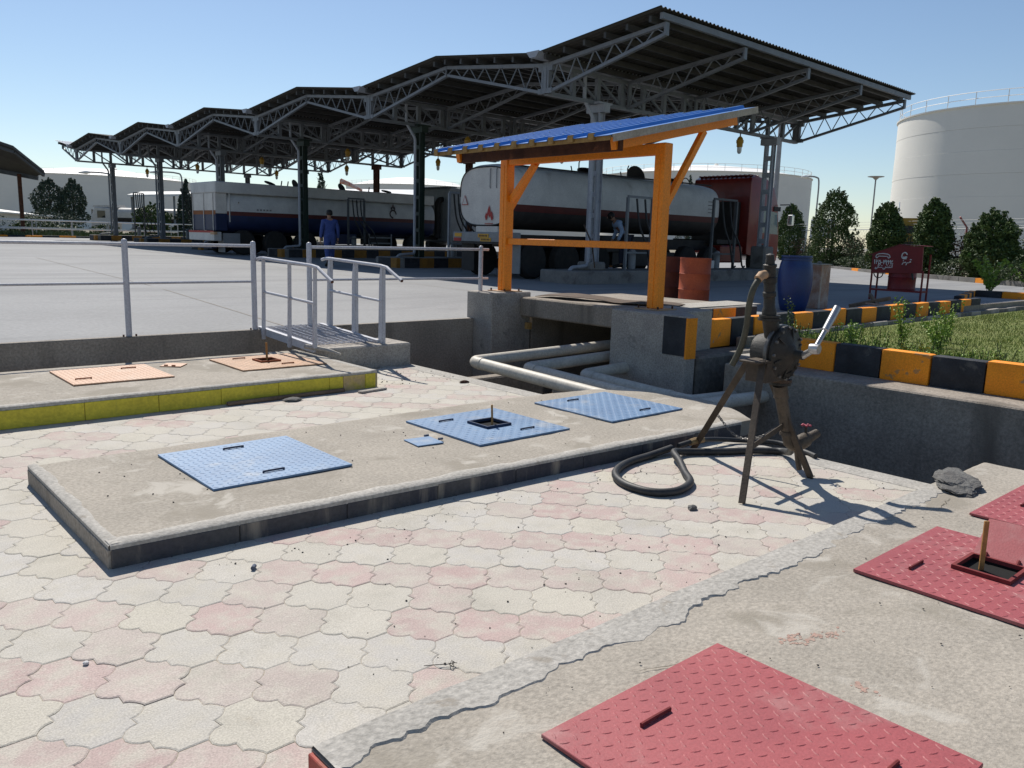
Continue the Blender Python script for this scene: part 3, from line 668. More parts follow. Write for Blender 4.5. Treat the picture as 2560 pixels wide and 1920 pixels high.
# ================================================================== PIPES IN THE TRENCH
def elbow_path(P, rad, k=6):
    P = [Vector(p) for p in P]; out = [P[0]]
    for i in range(1, len(P) - 1):
        a = (P[i - 1] - P[i]).normalized(); c = (P[i + 1] - P[i]).normalized(); s_ = P[i] + a * rad; e = P[i] + c * rad
        for j in range(k + 1):
            t = j / k; out.append((1 - t) ** 2 * s_ + 2 * t * (1 - t) * P[i] + t * t * e)
    out.append(P[-1]); return out
for lab, x, y, yl, yb, z, z2, r in [('cream pipe with the leftmost elbow in the trench', 6.28, 7.82, 4.80, 9.6, .085, -.02, .072),
                              ('cream pipe with the middle elbow in the trench', 6.74, 7.34, 4.95, 9.2, .03, -.06, .072),
                              ('cream pipe with the rightmost elbow against the grey pad', 7.26, 6.86, 5.24, 8.9, -.035, -.10, .075)]:
    t = thing('trench_pipe', lab, 'pipe', (x, 6, z), group='cream pipes in the trench')
    P = elbow_path([(yb + 1.2, y, z + .25), (yb + .2, y, z + .06), (x, y, z), (x, yl, z2), (8.8, yl + .28, z2 - .13), (9.1, yl + .35, z2 - .14)], .13, 7)
    put(B().tube(P, r, 16), 'pipe_run', 'pipe_cream', t, smooth=True)
    for yy in (y - .16, yl + .3): put(B().cyl((x, yy, z + (z2 - z) * (y - yy) / (y - yl)), (x, yy - .05, z + (z2 - z) * (y - yy + .05) / (y - yl)), r + .006, n=16), 'collar', 'pipe_cream', t, smooth=True)
tag(put(B().box(6.9, 7.5, 7.0, 7.3, -.9, -.32).box(6.0, 8.0, 8.3, 8.5, -.9, -.25), 'pipe_support', 'conc_wall', bev=.02), 'concrete sleeper under the cream pipes in the trench', 'block')
tag(put(B().box(7.1, 7.55, 6.95, 7.25, -.32, -.20), 'rubble_lump', 'conc_mortar', bev=.03), 'pale broken lump between the cream pipes', 'rubble')

# ================================================================== ORANGE SHELTER
s = thing('roof_shelter', 'orange steel shelter with blue ribbed roof over the trench', 'shelter', (8.5, 8.3, .74))
for (y, z0) in ((9.82, .775), (6.80, .738)):
    p_ = put(B().box(8.44, 8.60, y - .082, y + .082, z0 + .012, 2.84), 'post', 'shelter_orange', s, bev=.01)
    put(B().box(8.434, 8.440, y - .02, y + .02, z0 + .012, 2.70), 'seam', 'shelter_orange', p_)
    put(B().box(8.34, 8.72, y - .2, y + .2, z0 - .001, z0 + .012), 'base_plate', 'cuff', s)
    for qx in (8.38, 8.68):
        for qy in (-.16, .16): put(B().cyl((qx, y + qy, z0 + .012), (qx, y + qy, z0 + .045), .014, n=6), 'anchor_bolt', 'rust_brown', s)
put(B().box(8.46, 8.585, 6.882, 9.738, 2.70, 2.84), 'cross_beam', 'shelter_orange', s, bev=.006)
put(B().box(8.48, 8.565, 6.882, 9.738, 1.505, 1.60), 'cross_bar', 'shelter_orange', s, bev=.006)
rz_ = lambda x: 2.655 + (x - 7.15) * .224
for y in (6.80, 9.82):
    put(B().bar((7.55, y, rz_(7.55) - .0), (10.02, y, rz_(10.02)), .085, .15), 'rafter', 'shelter_orange', s, bev=.005)
    put(B().bar((8.6, y, 2.06), (9.33, y, rz_(9.33) - .07), .075, .085), 'knee_brace', 'shelter_orange', s, bev=.005)
put(B().bar((8.53, 9.74, 2.18), (8.53, 9.20, 2.70), .07, .085), 'knee_brace', 'shelter_orange', s, bev=.005)
put(B().bar((7.62, 6.72, rz_(7.62) - .02), (7.62, 9.86, rz_(7.62) - .02), .06, .15), 'eave_purlin', 'rust_brown', s, bev=.004)
put(B().bar((9.7, 6.62, rz_(9.7) + .1), (9.7, 9.86, rz_(9.7) + .1), .05, .06), 'purlin', 'rust_brown', s)
# ribbed sheet: trapezoid ribs running up the slope
prof = []; y = 6.50; top = 9.86; nr = 10; pt = (top - y) / nr
for i in range(nr):
    a = y + i * pt; prof += [(a, .0), (a + pt * .62, .0), (a + pt * .70, .042), (a + pt * .92, .042)]
prof.append((top, 0.))
def ribbed(prof, x0, x1, lift, th):
    b = B(); k = len(prof)
    for x in (x0, x1):
        for sft in (0, th):
            b.v += [Vector((x, p[0], rz_(x) + lift + p[1] + sft)) for p in prof]
    for i in range(k - 1):
        b.f += [(k + i, k + i + 1, 3 * k + i + 1, 3 * k + i), (i, 2 * k + i, 2 * k + i + 1, i + 1), (i, i + 1, k + i + 1, k + i), (2 * k + i, 3 * k + i, 3 * k + i + 1, 2 * k + i + 1)]
    b.f += [(0, k, 3 * k, 2 * k), (k - 1, 3 * k - 1, 4 * k - 1, 2 * k - 1)]
    return b
rf = put(ribbed(prof, 7.13, 10.10, .125, .006), 'roof_sheet', 'roof_blue', s)
put(B().hexa([(7.16, 6.5, rz_(7.16) + .07), (7.18, 6.5, rz_(7.18) + .07), (7.18, 9.86, rz_(7.18) + .07), (7.16, 9.86, rz_(7.16) + .07), (7.16, 6.5, rz_(7.16) + .123), (7.18, 6.5, rz_(7.18) + .123), (7.18, 9.86, rz_(7.18) + .123), (7.16, 9.86, rz_(7.16) + .123)]), 'eave_closer', 'roof_end', rf)
for i in range(nr):
    a = y + i * pt + pt * .66; put(B().box(7.125, 7.15, a, a + pt * .26, rz_(7.13) + .09, rz_(7.13) + .168), 'rib_end', 'roof_end', rf)
b = B().bar((7.2, 6.487, rz_(7.2) + .09), (10.08, 6.487, rz_(10.08) + .09), .012, .085); put(b, 'verge_flashing', 'roof_flash', rf)
for i in range(nr):      # roofing screws
    b = B()
    for x in (7.35, 8.4, 9.7): b.cyl((x, y + i * pt + pt * .81, rz_(x) + .172), (x, y + i * pt + pt * .81, rz_(x) + .184), .011, n=6)
    put(b, 'roof_screws', 'rail_grey', rf)

# ================================================================== HAND PUMP
p = thing('hand_pump', 'oily black rotary hand pump on a three legged angle iron stand', 'pump', (5.0, 3.0, 0))
C0 = Vector((5.03, 2.9, .885))
def leg(a, c): 
    a, c = Vector(a), Vector(c); d = (a - c).normalized(); 
    b = B().bar(a, c, .046, .007, up=(0, 1, 0)); s_ = d.cross(Vector((0, 1, 0))).normalized() * .02
    b.bar(a + s_ + Vector((0, .0, 0)), c + s_, .007, .046, up=(0, 1, 0)); put(b, 'leg', 'tripod_iron', p, bev=.0015)
leg((4.79, 2.89, .85), (4.37, 2.70, 0)); leg((5.07, 3.05, .80), (5.28, 2.735, 0)); leg((4.82, 3.02, .84), (5.28, 3.74, 0))
put(B().bar((4.62, 2.83, .30), (5.17, 2.92, .36), .006, .04, up=Z), 'brace', 'tripod_iron', p)
put(B().box(4.70, 5.0, 2.87, 3.02, .835, .85).box(4.80, 4.98, 2.87, 3.03, .70, .835), 'mount_plate', 'tripod_iron', p, bev=.003)
AX = Vector((0, -1, 0))
put(B().lathe([(.001, -.20), (.085, -.20), (.11, -.185), (.142, -.07), (.165, -.04), (.184, -.034), (.188, -.03), (.188, -.004), (.184, .0), (.17, .002)], C0, AX, 32), 'pump_housing', 'pump_iron', p, smooth=True, ang=40)
cov = put(B().lathe([(.180, .004), (.188, .008), (.188, .028), (.18, .034), (.14, .04), (.105, .06), (.07, .07), (.055, .085), (.032, .095), (.028, .155), (.001, .155)], C0, AX, 32), 'pump_cover', 'pump_iron', p, smooth=True, ang=40)
put(B().lathe([(.189, -.033), (.195, -.03), (.195, -.012), (.189, -.008)], C0, AX, 32), 'flange_ring', 'pump_steel', p, smooth=True)
for i in range(12):
    a = 2 * math.pi * i / 12; c = C0 + Vector((math.cos(a) * .174, 0, math.sin(a) * .174)); put(B().cyl(c + AX * .03, c + AX * .048, .011, n=6), 'bolt', 'pump_steel', cov)
for i in range(6):
    a = 2 * math.pi * (i + .3) / 6; u = Vector((math.cos(a), 0, math.sin(a))); put(B().bar(C0 + u * .06 + AX * .062, C0 + u * .17 + AX * .037, .012, .018, up=AX), 'rib', 'pump_iron', cov)
def flange(c, r, h, mat='pump_iron'): return put(B().cyl(Vector(c) - Z * h / 2, Vector(c) + Z * h / 2, r, n=18), 'flange', mat, p, smooth=True)
put(B().tube([C0 + Vector((-.045, .05, .12)), (4.945, 2.95, 1.06), (4.90, 2.95, 1.14)], [.065, .055, .046], 16), 'upper_neck', 'pump_iron', p, smooth=True)
flange((4.915, 2.95, 1.115), .076, .016); flange((4.912, 2.95, 1.135), .07, .016)
up = Vector((-.12, 0, 1)).normalized(); q0 = Vector((4.905, 2.95, 1.145))
prf = [(.048, 0), (.048, .03), (.038, .05), (.038, .12), (.044, .125), (.044, .15), (.038, .16), (.038, .21), (.046, .215), (.046, .25), (.04, .255), (.04, .315), (.045, .32), (.045, .335), (.031, .34), (.031, .36), (.027, .37), (.027, .40), (.001, .41)]
put(B().lathe(prf, q0, up, 16), 'riser', 'pump_iron', p, smooth=True, ang=30)
rc = q0 + up * .27
put(B().cyl(rc, rc + Vector((-.08, .0, .0)), .026, .024, 12), 'side_outlet', 'pump_pipe', p, smooth=True)
put(B().tube([rc + Vector((-.06, 0, 0)), rc + Vector((-.10, 0, -.005)), rc + Vector((-.135, 0, -.03))], [.029, .03, .028], 12), 'hose_cuff', 'cuff', p, smooth=True)
put(B().tube(smoothpts([rc + Vector((-.11, 0, -.015)), rc + Vector((-.165, .01, -.09)), rc + Vector((-.17, .03, -.2)), rc + Vector((-.12, .07, -.36)), rc + Vector((-.09, .12, -.5)), rc + Vector((-.1, .17, -.62))], 6), .021, 12), 'suction_hose', 'hose_olive', p, smooth=True)
put(B().tube([C0 + Vector((.03, .03, -.13)), (5.075, 2.93, .70)], [.085, .058], 16), 'lower_neck', 'pump_iron', p, smooth=True)
flange((5.078, 2.93, .688), .08, .02, 'rust_plate'); flange((5.082, 2.93, .666), .072, .018, 'pump_iron')
dn = [(5.085, 2.93, .655), (5.115, 2.93, .57), (5.12, 2.93, .55), (5.165, 2.92, .42), (5.20, 2.91, .30), (5.225, 2.90, .235), (5.26, 2.885, .21), (5.30, 2.87, .20)]
put(B().tube(dn, [.05, .05, .043, .041, .041, .045, .045, .04], 14), 'down_pipe', 'pump_pipe', p, smooth=True)
for c in (dn[1], dn[4]): put(B().cyl(Vector(c) + Z * .012, Vector(c) - Z * .012, .052, n=14), 'coupling', 'pump_pipe', p, smooth=True)
put(B().tube([(5.27, 2.88, .21), (5.31, 2.865, .225), (5.36, 2.85, .245), (5.40, 2.84, .26)], [.04, .055, .052, .034], 14), 'valve_body', 'pump_pipe', p, smooth=True)
put(B().tube([(5.39, 2.84, .255), (5.46, 2.82, .285)], [.036, .03], 12), 'valve_outlet', 'pump_pipe', p, smooth=True)
put(B().cyl((5.36, 2.85, .26), (5.345, 2.85, .345), .01, n=8), 'valve_stem', 'pump_iron', p)
b = B()
for i in range(5): a = i * 2 * math.pi / 5; c = Vector((5.345, 2.85, .35)) + Vector((math.cos(a), math.sin(a), 0)) * .028; b.tube([Vector((5.345, 2.85, .35)), c], .005, 5); b.lathe([(.001, -.009), (.010, -.004), (.010, .004), (.001, .009)], c, Z, 7)
put(b, 'valve_wheel', 'valve_red', p)
put(B().tube([(5.28, 2.87, .18), (5.30, 2.86, .08), (5.31, 2.85, .03)], .02, 10), 'drain_spout', 'pump_pipe', p, smooth=True)
K = C0 + AX * .15
el = Vector((4.99, 2.65, .945))
put(B().tube([K, el], [.024, .02], 12), 'crank_shaft', 'crank_bright', p, smooth=True)
put(B().lathe([(.001, -.03), (.032, -.03), (.036, 0), (.032, .03), (.001, .03)], el, AX, 14), 'crank_hub', 'crank_bright', p, smooth=True)
put(B().tube([el + Vector((.02, 0, .02)), el + Vector((.11, 0, .11)), el + Vector((.115, 0, .115)), el + Vector((.25, 0, .26))], [.017, .017, .024, .026], 12), 'crank_handle', 'crank_bright', p, smooth=True)
b = B(); ch = smoothpts([(5.02, 3.36, .36), (5.03, 3.2, .24), (5.08, 3.05, .26), (5.12, 2.97, .33)], 10)
for i, c in enumerate(ch):
    if i < len(ch) - 1:
        d = (ch[i + 1] - c).normalized(); u = d.cross(Z).normalized() if i % 2 else d.cross(d.cross(Z)).normalized()
        b.tube([c + d * .012 * math.cos(t) * 1.3 + u * .008 * math.sin(t) for t in [k * math.pi / 4 for k in range(9)]], .0028, 5, caps=False)
put(b, 'chain', 'pump_steel', p)
# ---- hoses on the ground
h1 = smoothpts([(5.30, 2.92, .19), (5.46, 3.02, .10), (5.66, 3.2, .035), (5.50, 3.36, .03), (5.25, 3.50, .03), (5.02, 3.64, .035), (4.86, 3.62, .06), (4.72, 3.46, .05), (4.57, 3.30, .03), (4.40, 3.13, .028), (4.17, 3.07, .028), (4.02, 3.16, .028), (4.02, 3.38, .028), (4.16, 3.58, .03), (4.42, 3.70, .03), (4.75, 3.74, .03), (4.98, 3.735, .05)], 8)
tag(put(B().tube(h1, .0265, 12), 'hose', 'rubber', smooth=True), 'thick black hose looped on the pavers beside the slab', 'hose')
h2 = smoothpts([(5.02, 3.70, .07), (5.2, 3.68, .085), (5.45, 3.69, .06), (5.72, 3.60, .03), (5.9, 3.38, .03), (5.86, 3.12, .02), (5.78, 2.98, .025)], 8)
t = thing('hose', 'thinner black hose with brass coupling lying behind the pump legs', 'hose', (5.4, 3.6, 0))
put(B().tube(h2, .019, 12), 'hose_body', 'rubber', t, smooth=True)
put(B().tube([(5.14, 3.685, .08), (5.22, 3.68, .084), (5.30, 3.68, .08)], [.026, .03, .026], 8), 'coupling', 'brass', t)

# ================================================================== DRUMS AND LOOSE THINGS ON THE APRON
def lat(prof, c, mat, label, cat='drum', name='drum', n=36, group=None, extra=None):
    t = thing(name, label, cat, c, group=group); put(B().lathe(prof, (0, 0, 0), Z, n), 'body', mat, t, local=True, smooth=True, ang=50)
    for nm, pf, mm in (extra or []): put(B().lathe(pf, (0, 0, 0), Z, n), nm, mm, t, local=True, smooth=True, ang=50)
    return t
lat([(.20, 0), (.215, .01), (.25, .15), (.285, .38), (.297, .56), (.29, .72), (.27, .83), (.25, .885), (.25, .93), (.235, .93), (.235, .88)], (13.42, 7.62, .47), 'drum_blue', 'tall blue plastic drum standing behind the kerb', name='plastic_drum',
    extra=[('rim_ring', [(.252, .885), (.268, .89), (.268, .915), (.252, .92)], 'drum_blue'), ('rim_ring', [(.252, .935), (.266, .94), (.266, .965), (.252, .97), (.235, .97), (.235, .93)], 'drum_blue')])
def oil(c, mat, lab): 
    return lat([(.285, 0), (.292, .012), (.285, .03), (.285, .28), (.296, .295), (.285, .31), (.285, .57), (.296, .585), (.285, .60), (.285, .84), (.292, .86), (.29, .875), (.278, .875), (.276, .855), (.001, .853)], c, mat, lab, name='oil_drum', group='oil drums beside the shelter')
oil((12.78, 9.30, .46), 'drum_orange', 'faded orange oil drum behind the right shelter post')
oil((13.05, 10.12, .46), 'drum_brown', 'dark rusty brown oil drum half hidden by the right shelter post')
t = thing('rusty_box', 'peeling rusty sheet metal box behind the blue drum', 'box', (14.4, 7.75, .47))
put(B().box(14.25, 14.6, 7.58, 8.15, .47, 1.28), 'box_body', 'box_rust', t, bev=.012); put(B().box(14.24, 14.61, 7.57, 8.16, 1.281, 1.295), 'box_lid', 'conc_mortar', t)
b = B(); b.lathe([(.001, 0), (.05, .01), (.035, .04), (.001, .05)], (14.42, 7.72, 1.295), Z, 8); put(b, 'rubble_on_lid', 'rubble', t)
for lab, a, c, w_, h_, mm in [('dark timber pole leaning across the plank pile', (15.3, 7.5, .50), (16.0, 7.05, .66), .07, .07, 'wood_old'), ('short timber crossing the plank pile', (15.5, 7.0, .50), (16.1, 7.5, .70), .06, .06, 'wood_old'),
                              ('pale pinkish plank lying in front of the timber pile', (14.9, 6.95, .60), (16.3, 7.0, .47), .12, .03, 'wood_pink'), ('second pale plank lying on the timber pile', (15.1, 6.8, .58), (16.5, 6.75, .48), .1, .03, 'wood_pink'),
                              ('long yellowish timber lying on the ground before the fire board', (15.6, 7.0, .50), (17.6, 7.35, .50), .07, .05, 'wood_old')]:
    tag(put(B().bar(a, c, w_, h_), 'timber', mm, bev=.006), lab, 'timber', 'timber scraps by the kerb')
tag(put(B().prism([(x * .9 + 11.9, y * .8 + 7.0) for x, y in [(-.9, -.3), (-.2, -.42), (.7, -.3), (1.3, .1), (.9, .35), (-.1, .42), (-.8, .3)]], .44, .50), 'sand_heap', 'rubble', bev=.02), 'small heap of gravelly rubble beside the blue drum', 'rubble')

# ---- red fire equipment board
FX = 18.35
f = thing('fire_board', 'dark red fire equipment board on legs with white telephone and Persian lettering', 'board', (FX, 8.0, .47))
put(B().prism_dir([(FX, 8.58, 1.06), (FX, 8.585, 1.49), (FX, 7.99, 1.69), (FX, 7.50, 1.665), (FX, 7.47, 1.10)], (.03, 0, 0)), 'board', 'fire_red', f)
put(B().prism_dir([(FX - .01, 8.66, 1.455), (FX - .01, 7.99, 1.70), (FX + .32, 7.99, 1.70), (FX + .32, 8.66, 1.455)], (0, 0, .012)).prism_dir([(FX - .01, 7.985, 1.70), (FX - .01, 7.42, 1.67), (FX + .32, 7.42, 1.67), (FX + .32, 7.985, 1.70)], (0, 0, .012)), 'roof', 'fire_red', f)
for x in (FX + .0, FX + .30):
    for y in (8.56, 7.45): put(B().cyl((x + .015, y, .47), (x + .015, y, 1.15 if x == FX else 1.5), .022, n=8), 'leg', 'fire_red', f)
put(B().box(FX - .01, FX + .32, 7.44, 8.57, .68, .72), 'shelf', 'fire_red', f)
put(B().lathe([(.285, 0), (.292, .015), (.285, .03), (.285, .25), (.295, .27), (.285, .29), (.285, .52), (.001, .53)], (FX + .30, 8.0, .72), Z, 24), 'barrel', 'fire_red', f, smooth=True)
put(B().tube(smoothpts([(FX + .04, 8.55, 1.12), (FX + .04, 8.50, 1.0), (FX + .04, 8.42, .96), (FX + .04, 8.34, 1.0), (FX + .04, 8.31, 1.12)], 5), .012, 6), 'hose_loop', 'rubber', f)
put(B().tube([(FX + .06, 7.7, 1.1), (FX + .06, 7.66, .95)], .02, 6), 'hose_end', 'rubber', f)
def strokes(name, P, wd, oy, oz, sc, parent, mat='white_paint', x=FX - .003):
    b = B()
    for s_ in P:
        q = [Vector((x, oy - a * sc, oz + c * sc)) for a, c in s_]
        if len(q) == 1: b.lathe([(.001, -.002), (wd * .6, -.001), (wd * .6, .001), (.001, .002)], q[0], Vector((1, 0, 0)), 8)
        for i in range(len(q) - 1): b.bar(q[i], q[i + 1], .004, wd, up=(0, (q[i + 1] - q[i]).z, -(q[i + 1] - q[i]).y)) if False else b.tube([q[i], q[i + 1]], wd / 2, 5)
    put(b, name, mat, parent)
strokes('telephone_mark', [[(.08, .0), (.0, .05), (.03, .16), (.14, .22), (.38, .24), (.62, .22), (.73, .16), (.76, .05), (.68, 0), (.62, .1), (.14, .1), (.08, 0)]], .02, 8.50, 1.395, .42, f)
one = lambda x: [[(x, .3), (x + .03, 0)]]
two = lambda x: [[(x, .3), (x + .04, 0)], [(x + .01, .2), (x + .06, .17), (x + .12, .19), (x + .13, .3)]]
four = lambda x: [[(x, .3), (x + .03, 0)], [(x + .16, .3), (x + .06, .25), (x + .14, .18), (x + .03, .14)]]
five = lambda x: [[(x + .08, .3), (x, .1), (x + .02, .0), (x + .08, .04), (x + .14, 0), (x + .16, .1), (x + .08, .3)]]
strokes('phone_number', one(0) + two(.12) + five(.3) + [[(.5, .12), (.58, .12)]] + four(.66) + two(.84) + two(1.0) + two(1.16), .017, 8.52, 1.265, .31, f)
strokes('lettering', [[(1.12, .32), (1.12, .02)], [(1.06, .38), (1.18, .38)], [(1.04, .06), (.9, .03), (.86, .12)], [(.95, .2)], [(.86, .02), (.76, .03), (.74, .1), (.7, .02), (.62, .03), (.58, .1)], [(.58, .02), (.52, -.1), (.42, -.12), (.38, 0)], [(.72, .22)], [(.66, .28)],
                      [(.32, .02), (.2, .03)], [(.28, .16)], [(.24, .02), (.1, .03), (.02, .0)], [(.1, .2)], [(.14, .26)], [(-.02, .3), (-.02, 0)], [(-.08, .02), (-.12, -.1), (-.24, -.12), (-.26, -.04), (-.18, .02)]], .017, 8.42, 1.185, .27, f)
strokes('telephone_mark', [[(.32, .22), (.26, .33), (.14, .36), (.03, .28), (0, .14), (.04, .03), (.14, -.02), (.26, 0), (.32, .1), (.2, .1)], [(.1, .08), (.3, .04)], [(.12, .02), (.3, -.02)]], .026, 7.93, 1.405, .36, f)
strokes('lettering', [[(.5, .1), (.44, .18), (.4, .1), (.3, .06), (.22, .06)], [(.44, .3)], [(.5, .3)], [(.22, .06), (.16, -.1)], [(.14, .06), (.08, .12), (.04, .06), (-.06, .06), (-.12, -.08)], [(-.04, .2)]], .019, 7.87, 1.295, .30, f)
# ================================================================== LOADING CANOPY
TH = .022; CO = Vector((14.5, 15.3357, 0)); SP = 7.8677; W_ = 12.247
def cw(u, v): return Vector((CO.x + u * math.cos(TH) - v * math.sin(TH), CO.y + u * math.sin(TH) + v * math.cos(TH), 0))
can = thing('loading_canopy', 'long dark folded roof canopy on steel columns over the loading lanes', 'canopy', CO, TH)
rise = lambda v: .0065 * v
nodes = [(-3.58, 'r')]
for k in range(6): nodes += [(k * SP, 'v'), ((k + .5) * SP if k < 5 else 5 * SP + 2.76, 'r')]
zt = {'v': 5.80, 'r': 6.20}; zb = {'v': 5.16, 'r': 6.00}; zs = {'v': 6.00, 'r': 6.43}
U5 = [0, W_ / 4, W_ / 2, 3 * W_ / 4, W_]
for i in range(len(nodes) - 1):
    (va, ka), (vb, kb) = nodes[i], nodes[i + 1]
    # corrugated sheet
    oa = .14 if ka == 'r' and i == 0 else 0; ob = .14 if i == len(nodes) - 2 else 0
    za, zc = zs[ka] + rise(va), zs[kb] + rise(vb); sl = (zc - za) / (vb - va)
    va2, vb2 = va - oa, vb + ob; za2, zc2 = za - sl * oa, zc + sl * ob
    if ka == 'v': va2 += .14; za2 += sl * .14
    if kb == 'v': vb2 -= .14; zc2 -= sl * .14
    b = B(); n = 352; u0, u1 = -.42, W_ + .42
    for q in range(n + 1):
        u = u0 + (u1 - u0) * q / n; h = .024 * math.sin(q * math.pi / 2 + .7)
        b.v += [Vector((u, va2, za2 + h)), Vector((u, vb2, zc2 + h)), Vector((u, va2, za2 + h + .009)), Vector((u, vb2, zc2 + h + .009))]
    for q in range(n): a = 4 * q; b.f += [(a, a + 4, a + 5, a + 1), (a + 2, a + 3, a + 7, a + 6), (a, a + 2, a + 6, a + 4), (a + 1, a + 5, a + 7, a + 3)]
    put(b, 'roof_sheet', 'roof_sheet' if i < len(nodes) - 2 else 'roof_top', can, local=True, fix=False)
    # purlins under the sheet
    for q in range(6):
        t = (q + .35) / 5.7; v = va + (vb - va) * t
        zz = zt[ka] + rise(va) + (zt[kb] + rise(vb) - zt[ka] - rise(va)) * t
        put(B().box(-.30, W_ + .30, v - .035, v + .035, zz + .045, zz + .17), 'purlin', 'purlin', can, local=True)
    # five rafter trusses
    pa, pc = Vector((0, va + (.10 if ka == 'v' else 0), 0)), Vector((0, vb - (.10 if kb == 'v' else 0), 0))
    ta, tb = pa + Z * (zt[ka] + rise(va)), pc + Z * (zt[kb] + rise(vb)); la, lb = pa + Z * (zb[ka] + rise(va)), pc + Z * (zb[kb] + rise(vb))
    b = B(); b.bar(ta, tb, .11, .085); b.bar(la, lb, .09, .07); NP = 6 if abs(vb - va) > 3 else 4
    for q in range(NP):
        t0, t1, tm = q / NP, (q + 1) / NP, (q + .5) / NP
        for (x, y) in ((la.lerp(lb, t0), ta.lerp(tb, tm)), (ta.lerp(tb, tm), la.lerp(lb, t1))):
            b.bar(x, y, .022, .028, up=(1, 0, 0)); 
    b.bar(ta + Z * .04, la - Z * .03, .12, .05, up=(0, 1, 0)); b.bar(tb + Z * .04, lb - Z * .03, .12, .05, up=(0, 1, 0))
    me = b.mesh('rafter_truss')
    for ui, u in enumerate(U5):
        o = link('rafter_truss', me, 'steel_canopy', can); o.location = (u, 0, 0)
put(B().box(-.25, W_ + .25, -3.66, -3.58, 6.235, 6.36), 'edge_beam', 'steel_canopy', can, local=True)
# valley trusses, gutters, columns, down pipes
bt = B(); bt.bar((0, 0, 5.80), (W_, 0, 5.80), .14, .10); bt.bar((0, 0, 5.14), (W_, 0, 5.14), .14, .09); NP = 13
for q in range(NP + 1):
    u = W_ * q / NP; bt.bar((u, 0, 5.16), (u, 0, 5.78), .10, .13, up=(1, 0, 0))
    if q < NP:
        u2 = W_ * (q + 1) / NP; up_ = (q < NP / 2); bt.bar((u, 0, 5.76 if up_ else 5.18), (u2, 0, 5.18 if up_ else 5.76), .05, .06)
for u in (0, W_):
    bt.box(u - .06, u + .06, -.24, .24, 5.66, 5.80); bt.box(u - .06, u + .06, -.24, .24, 5.13, 5.25); bt.box(u - .05, u + .05, -.09, .09, 5.13, 5.86)
vme = bt.mesh('valley_truss')
gme = B().add([(u, v, z) for u in (-.5, W_ + .4) for v, z in ((-.22, 6.03), (-.10, 5.90), (.10, 5.90), (.22, 6.03), (.22, 6.045), (-.22, 6.045))], [(0, 1, 7, 6), (1, 2, 8, 7), (2, 3, 9, 8), (0, 5, 4, 3, 2, 1), (6, 7, 8, 9, 10, 11)]).mesh('gutter', fix=False)
for k in range(6):
    o = link('valley_truss', vme, 'steel_canopy', can); o.location = (0, k * SP, rise(k * SP))
    o = link('gutter', gme, 'steel_col', can); o.location = (0, k * SP, rise(k * SP))
def island_top(k, u=6):
    c = cw(u, k * SP); return gz(c.x, c.y) + .33
for k in range(6):
    for ci, u in enumerate((1.94, 10.60)):
        z0 = island_top(k); z1 = 5.12 + rise(k * SP); v = k * SP
        near = (k == 0); mt = ('steel_col' if near else 'col_green' if k in (1, 2) else 'steel_canopy') if ci == 0 else ('steel_col' if near else 'rust_brown' if k < 4 else 'steel_dark')
        b = B()
        for s_ in (-1, 1):      # two channels back to back with a gap
            vv = v + s_ * .105
            b.box(u - .10, u + .10, vv - .008, vv + .008, z0, z1).box(u - .10, u - .088, vv - (.06 if s_ < 0 else 0), vv + (.06 if s_ > 0 else 0), z0, z1).box(u + .088, u + .10, vv - (.06 if s_ < 0 else 0), vv + (.06 if s_ > 0 else 0), z0, z1)
        c = put(b, 'column', mt, can, local=True)
        for q in range(8):
            zz = z0 + .3 + (z1 - z0 - .5) * q / 7
            put(B().box(u - .108, u - .1, v - .15, v + .15, zz, zz + (.16 if ci else .12)), 'batten_plate', mt, c, local=True)
        put(B().box(u - .26, u + .26, v - .26, v + .26, z1 - .02, z1 + .03).box(u - .13, u + .13, v - .30, v + .30, z1 - .22, z1 - .02), 'cap_plate', mt, c, local=True)
        if k in (0,):
            put(B().prism([(u - .3, v - .28), (u + .3, v - .28), (u + .3, v + .28), (u - .3, v + .28)], z0 - .02, z0 + (.22 if ci == 0 else .75)), 'pedestal', 'conc_island', c, local=True, bev=.05)
        if ci == 0:
            pz = [(u - .55, v, z1 + .75), (u - .55, v, z1 + .05), (u - .26, v - .1, z1 - .42), (u - .26, v - .1, z0 + .12), (u - .9, v - .1, z0 + .07), (u - 1.0, v - .1, z0 - .06)]
            put(B().tube(elbow_path(pz, .09, 4), .048, 10), 'down_pipe', 'steel_col' if k < 4 else 'steel_canopy', can, local=True, smooth=True)
# ---- explosion proof lamps hanging below the valleys
lroot = None
for k in range(6):
    for u in (4.0, 8.75):
        c = cw(u, k * SP + (.0)); z = 5.10 + rise(k * SP)
        lab = ['nearest', 'second', 'third', 'fourth', 'fifth', 'sixth'][k]
        L = 'yellow hanging lamp with glass globe under the %s canopy beam, %s end' % (lab, 'camera side' if u < 5 else 'far side')
        if lroot is None:
            t = thing('hanging_lamp', L, 'lamp', (c.x, c.y, z), group='yellow lamps hanging under the canopy'); lroot = t
            put(B().tube([(0, 0, 0), (0, 0, -.16)], .02, 8), 'stem', 'steel_dark', t, local=True)
            put(B().lathe([(.03, -.10), (.08, -.15), (.095, -.20), (.115, -.22), (.115, -.30), (.095, -.33), (.095, -.42), (.075, -.44)], (0, 0, 0), Z, 18), 'housing', 'lamp_yellow', t, local=True, smooth=True, ang=40)
            put(B().lathe([(.072, -.43), (.075, -.53), (.062, -.60), (.035, -.635), (.001, -.645)], (0, 0, 0), Z, 16), 'globe', 'lamp_glass', t, local=True, smooth=True, ang=80)
        else:
            t = copy_tree(lroot); t['label'] = L; t.location = (c.x, c.y, z)
